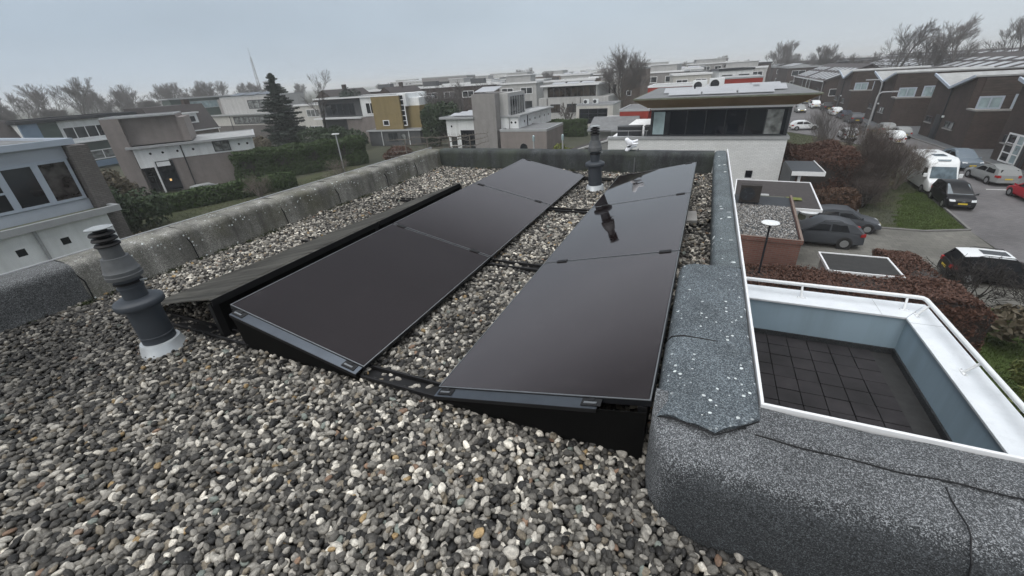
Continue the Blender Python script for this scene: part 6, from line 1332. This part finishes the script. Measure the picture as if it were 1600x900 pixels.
t = thing('bird_bath', 'white shallow bowl on a low stem beside the small brown hedge', 'bowl', (5.3, 24.3, GZ)); mb = MB(); mb.lathe([(.16, 0), (.06, .1), (.06, .65), (.12, .72)], 14, 'white_plastic'); mb.build('stem', t); mb = MB(); mb.lathe([(.1, .72), (.38, .82), (.42, .92), (.38, .92), (.3, .84), (.02, .8)], 24, 'white_plastic'); mb.build('bowl', t)

# ------------------------------------------------------------------ hedges
hedge('beech_hedge', 'long clipped brown beech hedge below the terrace railing', 'hedge', [(-.3, 6.0, -.5, .9, 0, 2.05)], 'beech_leaf', 'bark_dark', .027, 2100, (.9, 13.0, GZ), R(1), 3, 'brown beech hedges', .12)
hedge('beech_hedge', 'brown beech hedge running along the driveway to the right of the little shed', 'hedge', [(-.5, .5, -2.5, 1.8, 0, 1.9)], 'beech_leaf', 'bark_dark', .027, 2100, (6.45, 15.0, GZ), R(6), 4, 'brown beech hedges', .12)
hedge('beech_hedge', 'tall dark red beech hedge right of the white brick house', 'hedge', [(-1.7, 1.9, -.8, 3.4, 0, 2.35)], 'beech_leaf', 'bark_dark', .042, 900, (6.5, 30.9, GZ), R(8), 5, 'brown beech hedges', .28)
hedge('beech_hedge', 'small low brown hedge above the car on the driveway', 'hedge', [(-1.0, 1.1, -.5, .6, 0, 1.1)], 'beech_leaf_pale', 'bark_dark', .034, 1100, (6.75, 27.6, GZ), R(5), 6, 'brown beech hedges', .15)
hedge('beech_hedge', 'low dark hedge at the bottom right beside the railing', 'hedge', [(-.9, .9, -1.6, 1.4, 0, 1.3)], 'beech_leaf', 'bark_dark', .027, 1800, (7.7, 8.2, GZ), R(4), 8, 'brown beech hedges', .15)
hedge('conifer_hedge', 'high clipped dark green hedge left of the pale post lamp', 'hedge', [(0, 12.5, 0, 2.2, 0, 2.55)], 'conifer_hedge_leaf', 'bark_dark', .07, 430, (-40.0, 26.2, GZ), R(62), 9, 'green hedges', .2)
hedge('conifer_hedge', 'lower dark hedge running out in front of the grey house', 'hedge', [(0, 12, 0, 1.6, 0, 1.15)], 'conifer_hedge_leaf', 'bark_dark', .08, 260, (-37.5, 15.2, GZ), R(68), 10, 'green hedges', .15)
hedge('conifer_hedge', 'dark green hedge between the grey garage and the pale house', 'hedge', [(0, 5.5, 0, 1.5, 0, 2.0)], 'conifer_hedge_leaf', 'bark_dark', .10, 120, (-20.2, 57.5, GZ), 0, 11, 'green hedges', .15)
bush('evergreen_bush', 'rounded dark bush between the two nearest left houses', 'bush', (-34.5, 13.8, GZ), 2.6, 2.6, 2.9, 'evergreen_leaf', .10, 6500, 3, 'bushes')
bush('evergreen_bush', 'dry brownish bush at the foot of the grey house tower', 'bush', (-41, 16.6, GZ), 2.6, 2.2, 3.0, 'dry_shrub_leaf', .10, 5000, 4, 'bushes')
bush('evergreen_bush', 'low heather like bush behind the big flue', 'bush', (-27, 10.5, GZ), 1.8, 1.8, 1.3, 'dry_shrub_leaf', .07, 4000, 5, 'bushes')
bush('evergreen_bush', 'bright yellow green bush beside the short post lamps', 'bush', (-11.6, 38.6, GZ), 1.5, 1.2, 1.8, 'yellow_green_leaf', .09, 2500, 6, 'bushes')
bush('evergreen_bush', 'variegated laurel bush at the right edge below the railing', 'bush', (7.9, 11.0, GZ), 1.25, 1.2, 1.7, 'laurel_leaf', .042, 3800, 7, 'bushes', lobes=9)
bush('evergreen_bush', 'wide dark shrubbery between the spruce and the ochre house', 'bush', (-46.5, 45.5, GZ), 5.0, 2.5, 3.4, 'evergreen_leaf', .13, 8000, 8, 'bushes')
bush('evergreen_bush', 'dull green shrub under the spruce', 'bush', (-52, 38.5, GZ), 3.0, 2.2, 2.6, 'dry_shrub_leaf', .12, 4500, 9, 'bushes')
bush('evergreen_bush', 'big dark evergreen shrub left of the grey tower house', 'bush', (-32.5, 49.5, GZ), 2.6, 2.4, 4.6, 'evergreen_leaf', .13, 6500, 10, 'bushes')
bush('evergreen_bush', 'reddish brown shrub behind the left parapet near its far end', 'bush', (-31.0, 38.5, GZ), 2.4, 1.6, 1.5, 'beech_leaf', .09, 3500, 12, 'bushes')
t = thing('potted_palm', 'small palm in a dark pot beside the porch', 'potted plant', (5.35, 27.2, GZ)); mb = MB(); mb.lathe([(.22, 0), (.3, .5), (.33, .55), (.28, .55), (.2, .1)], 20, 'dark_frame'); mb.build('pot', t); mb = MB(); mb.tube((0, 0, .3), (0, 0, .8), .06, .05, 8, 'bark'); mb.build('stem', t); mb = MB(); rr = random.Random(2)
for k in range(46):
    a = rr.random()*6.28; e = rr.uniform(-.2, 1.2); L_ = rr.uniform(.6, 1.0); p0 = Vector((0, 0, .8)); d = Vector((cos(a)*cos(e), sin(a)*cos(e), sin(e))); p1 = p0+d*L_*.6; p2 = p0+d*L_+Vector((0, 0, -.18)); s_ = d.cross(Vector((0, 0, 1))).normalized()*.025
    mb.add([p0-s_*.4, p0+s_*.4, p1+s_, p1-s_, p2], [(0, 1, 2, 3), (3, 2, 4)], 'palm_leaf')
mb.build('frond', t)['kind'] = 'stuff'

# ------------------------------------------------------------------ trees
def tree(name, label, x, y, h, seed, group=None, mats=('bark', 'twig'), rz=0, **k):
    t = thing(name, label, 'tree' if 'shrub' not in name else 'shrub', (x, y, GZ), rz, group); branch_mesh(name, seed, mats, height=h, parent=t, **k); return t
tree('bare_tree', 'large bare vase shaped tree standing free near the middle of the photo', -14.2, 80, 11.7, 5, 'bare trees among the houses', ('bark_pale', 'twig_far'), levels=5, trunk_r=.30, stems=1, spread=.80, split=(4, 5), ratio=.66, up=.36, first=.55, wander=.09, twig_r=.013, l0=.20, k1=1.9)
tree('bare_tree', 'thin bare tree rising in front of the slate house', -50.5, 47.5, 10.2, 8, 'bare trees among the houses', ('bark_dark', 'twig_far'), levels=5, trunk_r=.14, spread=.55, split=(2, 4), ratio=.62, up=.2, first=.35, wander=.13, twig_r=.011)
tree('bare_tree', 'wide bare tree crown right of the ochre house', -35.5, 56, 7.4, 9, 'bare trees among the houses', ('bark_dark', 'twig_far'), levels=5, trunk_r=.2, stems=3, spread=.62, split=(3, 4), ratio=.68, up=.25, wander=.14, twig_r=.011)
tree('bare_tree', 'bare tree left of the grey tower house', -31.0, 57, 7.8, 10, 'bare trees among the houses', ('bark_dark', 'twig_far'), levels=5, trunk_r=.2, stems=2, spread=.6, split=(3, 4), ratio=.68, up=.25, wander=.14, twig_r=.011)
tree('bare_tree', 'little bare tree before the windows of the pale house', -20.8, 70, 3.6, 12, 'bare trees among the houses', ('bark', 'twig'), levels=4, trunk_r=.12, stems=2, spread=.7, split=(3, 4), ratio=.62, up=.15, wander=.14, twig_r=.02)
# trained trees with level branches near the far end of the left parapet
def trained(x, y, label, seed, deg):
    t = thing('trained_tree', label, 'tree', (x, y, GZ), R(deg), 'trained trees with level branches'); rr = random.Random(seed); mb = MB(); mb.tube((0, 0, -.05), (0, 0, 3.0), .09, .06, 7, 'bark_pale'); mb.build('trunk', t); mb = MB()
    for z in (1.5, 2.0, 2.5, 3.0):
        for s in (-1, 1):
            p = Vector((0, 0, z))
            for i in range(5):
                q = p+Vector((s*.36, rr.gauss(0, .05), rr.gauss(.01, .05))); mb.tube(p, q, .045-.006*i, .040-.006*i, 5, 'bark_pale', False)
                for _ in range(2):
                    u = q+Vector((rr.gauss(0, .15), rr.gauss(0, .15), rr.uniform(.1, .4))); mb.tube(q, u, .014, .006, 3, 'bark_pale', False)
                p = q
    mb.build('branches', t)
for i, (x, y, lb) in enumerate(((-25.9, 33.6, 'leftmost'), (-24.1, 34.6, 'second from the left'), (-22.3, 35.6, 'third from the left'), (-20.6, 36.6, 'rightmost'))): trained(x, y, 'pale trained tree with level branches, %s of four behind the parapet' % lb, i+3, 28)
# spruce
def spruce(x, y, h, r, label, seed):
    g = np.random.default_rng(seed); t = thing('spruce', label, 'tree', (x, y, GZ)); mb = MB(); mb.tube((0, 0, -.05), (0, 0, h*.97), .2, .03, 8, 'bark_dark'); mb.build('trunk', t); P = []; Nn = []; bm_ = MB(); z = .5
    while z < h*.98:
        f = 1-z/h; R_ = r*(f**.85)*(.75+.5*g.random())+.08; nb = int(6+5*f)
        for k in range(nb):
            a = g.random()*6.28; L_ = R_*(.6+.55*g.random()); dz = -.16*L_; m = int(40+160*L_*.6)
            s = g.random(m)**.75*L_; q = np.c_[np.cos(a)*s, np.sin(a)*s, z+dz*(s/L_)**.8+.10*L_*(s/L_)**3]; w = .05+.18*L_*(1-s/L_*.7); q = q+g.normal(0, 1, (m, 3))*np.c_[w, w, w*.28]*.55; P.append(q); Nn.append(np.tile([cos(a)*.4, sin(a)*.4, .8], (m, 1)))
            bm_.tube((0, 0, z), (cos(a)*L_, sin(a)*L_, z+dz), .03, .008, 4, 'bark_dark', False)
        z += .17+.33*f
    leaf_cloud('crown', np.concatenate(P), np.concatenate(Nn), .085, 'spruce_needle', t, aspect=1.9, seed=seed); bm_.build('branches', t)
spruce(-54.6, 44.5, 10.1, 4.0, 'dark pointed spruce standing above the green hedge', 4)
bush('evergreen_bush', 'dark rounded tree crown right behind the spruce', 'tree', (-54.5, 58, GZ), 3.2, 3.0, 6.8, 'spruce_needle', .14, 6000, 14, 'bushes', lobes=9)
# bare shrubs along the street: dense fine twigs
def thicket(label, x, y, h, seed, mats, **k):
    kk = dict(levels=4, trunk_r=.035, stems=14, spread=.55, split=(2, 3), ratio=.72, up=.30, first=.12, wander=.12, twig_r=.0045); kk.update(k); return tree('bare_shrub', label, x, y, h, seed, 'bare shrubs on the verge', mats, **kk)
thicket('big dense bare shrub on the verge right of the tall beech hedge', 9.6, 31.2, 3.5, 31, ('twig', 'twig'), stems=24)
thicket('bare shrub with paler twigs beside the camper van', 11.5, 33.6, 3.0, 32, ('twig_pale', 'twig_pale'), stems=16)
thicket('dense dark bare shrub between the beech hedge and the big shrub', 8.3, 30.3, 2.9, 33, ('bark_dark', 'twig'))
thicket('feathery bare shrub rising beside the white brick house roof', 9.1, 43.5, 4.2, 34, ('twig_pale', 'twig_far'), up=.5, stems=14)
thicket('upright brown bare shrub in the middle of the verge thicket', 10.4, 35.5, 3.6, 42, ('twig', 'twig'), stems=20)
thicket('low wide bare shrub at the near end of the thicket', 8.7, 28.9, 1.9, 43, ('bark_dark', 'twig'), stems=22, spread=.85, up=.12)
thicket('olive bare shrub behind the tall beech hedge', 8.4, 38.5, 2.6, 35, ('twig', 'twig_far'))
thicket('pale bare shrub in front of the white car on the verge', 12.2, 42.6, 3.0, 36, ('twig_pale', 'twig_pale'), stems=14)
thicket('bare shrub hanging over the verge near the silver car', 11.6, 46.5, 2.9, 37, ('twig', 'twig'), stems=14)
thicket('leafless dark bush in front of the black compact car, left one', 8.6, 16.8, 1.9, 38, ('bark_dark', 'bark_dark'), stems=5, split=(2, 3), spread=.8, up=.12, twig_r=.009)
thicket('leafless dark bush in front of the black compact car, right one', 10.2, 16.2, 2.0, 39, ('bark_dark', 'bark_dark'), stems=5, split=(2, 3), spread=.8, up=.12, twig_r=.009)
thicket('straggly bare bush behind the left parapet below the green hedge', -33.2, 22.8, 2.0, 40, ('bark_pale', 'twig_pale'), stems=9, spread=.85, up=.08)
thicket('straggly bare bush behind the left parapet, nearer the far end', -30.5, 29.2, 2.1, 41, ('bark_pale', 'twig_pale'), stems=9, spread=.85, up=.08)
bush('evergreen_bush', 'dull green low bush under the bare shrubs of the verge', 'bush', (9.0, 33.8, GZ), 2.4, 2.0, 1.3, 'dry_shrub_leaf', .09, 4000, 16, 'bushes')
bush('evergreen_bush', 'olive green bush behind the tall beech hedge', 'bush', (8.0, 37.5, GZ), 2.2, 2.0, 2.3, 'dry_shrub_leaf', .09, 4000, 17, 'bushes')
bush('evergreen_bush', 'dark bush at the right edge beside the laurel', 'bush', (10.0, 13.4, GZ), 1.7, 1.7, 1.6, 'dry_shrub_leaf', .08, 3200, 18, 'bushes')
# far bare trees: a few kinds, then copies with their own turn and size
def far_kind(seed, h, **k):
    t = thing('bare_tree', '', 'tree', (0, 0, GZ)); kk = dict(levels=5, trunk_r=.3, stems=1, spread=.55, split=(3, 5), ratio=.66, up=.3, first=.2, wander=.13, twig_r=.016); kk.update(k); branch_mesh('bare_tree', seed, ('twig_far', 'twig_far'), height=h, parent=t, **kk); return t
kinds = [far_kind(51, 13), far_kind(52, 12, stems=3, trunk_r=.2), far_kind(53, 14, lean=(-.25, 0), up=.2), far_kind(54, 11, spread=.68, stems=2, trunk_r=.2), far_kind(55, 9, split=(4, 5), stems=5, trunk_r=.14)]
usedk = [False]*5
def far_tree(k, x, y, sc, label, group):
    a = rn.random()*6.28
    if not usedk[k]:
        usedk[k] = True; o = kinds[k]; o.location = (x, y, GZ); o.rotation_euler.z = a; o.scale = (sc, sc, sc); o['label'] = label; o['group'] = group
    else: dup(kinds[k], (x, y, GZ), a, label, group, sc)
left = [(-150, 40, 1.0, 1), (-152, 48, .78, 4), (-150, 53, 1.02, 3), (-152, 58, .8, 4), (-150, 62.5, 1.08, 0), (-151, 70, .98, 3), (-155, 76, .85, 1), (-158, 83, .88, 4), (-160, 92, .95, 0), (-150, 95, 1.02, 1), (-162, 103, .92, 3), (-165, 112, .85, 4), (-160, 122, .92, 1), (-165, 132, .85, 3)]
nmL = ['leftmost of all', 'small bushy one by the left edge', 'ragged one near the left edge', 'low bushy one before the tall pair', 'tall one, left of the pair', 'tall one, right of the pair', 'above the grey house wing', 'low one above the grey house tower', 'left of the dark green roof', 'largest one above the dark green roof', 'right of the dark green roof', 'low bushy one above the pale grey house', 'just left of the mast', 'between mast and spruce']
left += [(-148, 44, .6, 4), (-149, 66, .55, 4), (-153, 73, .6, 4), (-156, 79.5, .62, 4), (-156, 87.5, .6, 3), (-158, 98, .6, 4), (-162, 107, .6, 4)]
nmL += ['low scrub by the left edge', 'low scrub under the tall pair', 'low scrub right of the tall pair', 'scrub above the white wing', 'scrub before the dark green roof', 'scrub behind the dark green roof', 'scrub above the pale grey house']
left += [(-172, 55, 1.0, 1), (-174, 66, 1.05, 0), (-176, 76, 1.0, 1), (-178, 88, .98, 0), (-176, 99, 1.05, 1), (-180, 110, 1.0, 3), (-182, 122, 1.0, 0), (-180, 134, 1.0, 1), (-186, 150, .95, 0), (-190, 168, .9, 1)]
nmL += ['rear rank, by the left edge', 'rear rank, just left of the tall pair', 'rear rank, right of the tall pair', 'rear rank, above the white wing', 'rear rank, over the grey tower', 'rear rank, left of the dark green roof', 'rear rank, over the dark green roof', 'rear rank, right of the dark green roof', 'rear rank, beside the mast', 'rear rank, behind the spruce']
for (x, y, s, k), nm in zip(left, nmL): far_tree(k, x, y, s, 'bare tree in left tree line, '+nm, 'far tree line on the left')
right = [(33, 118, 1.0, 2), (37.5, 113, .92, 1), (39.5, 108, 1.0, 2), (43.5, 112, .78, 4), (46.5, 108, 1.0, 0), (48.5, 102, 1.06, 2), (52, 98, 1.08, 1), (27, 150, .95, 1), (30.5, 160, .78, 4), (35, 150, .8, 3), (22, 190, .95, 4), (27.5, 185, .9, 3), (19.5, 170, 1.15, 1)]
nmR = ['first of the leaning pair', 'second in the leaning pair', 'right one of the leaning group', 'low one in the gap', 'left one of the big group at the right edge', 'tall one near the right edge', 'last one cut by the right edge', 'left of the leaning pair', 'low bushy one left of the leaning pair', 'round one over the brown roofs', 'low one above the panelled roofs', 'second one above the panelled roofs', 'rounded one at the end of the street']
for (x, y, s, k), nm in zip(right, nmR): far_tree(k, x, y, s*.93, 'bare tree in right tree line, '+nm, 'far tree line on the right')
mid = [(-118, 190, .8, 4), (-96, 230, .9, 1), (-84, 215, .85, 0), (-60, 240, .8, 3), (-48, 140, .72, 1), (-26, 145, .85, 4), (-22, 150, .8, 1), (-10, 210, .85, 3), (4, 240, .9, 1), (14, 260, .95, 4), (-75, 150, .68, 4), (-130, 160, .75, 3)]
nmM = ['right of the slate house', 'above the long low grey block', 'right of the long low grey block', 'left above the grey tower', 'right above the grey tower', 'just left of the big bare tree', 'small one left of the big bare tree', 'right of the big bare tree', 'above the red house', 'right of the fan units', 'above the ochre house', 'left of the ochre house']
for (x, y, s, k), nm in zip(mid, nmM): far_tree(k, x, y, s, 'small horizon tree, '+nm, 'far trees along the horizon')
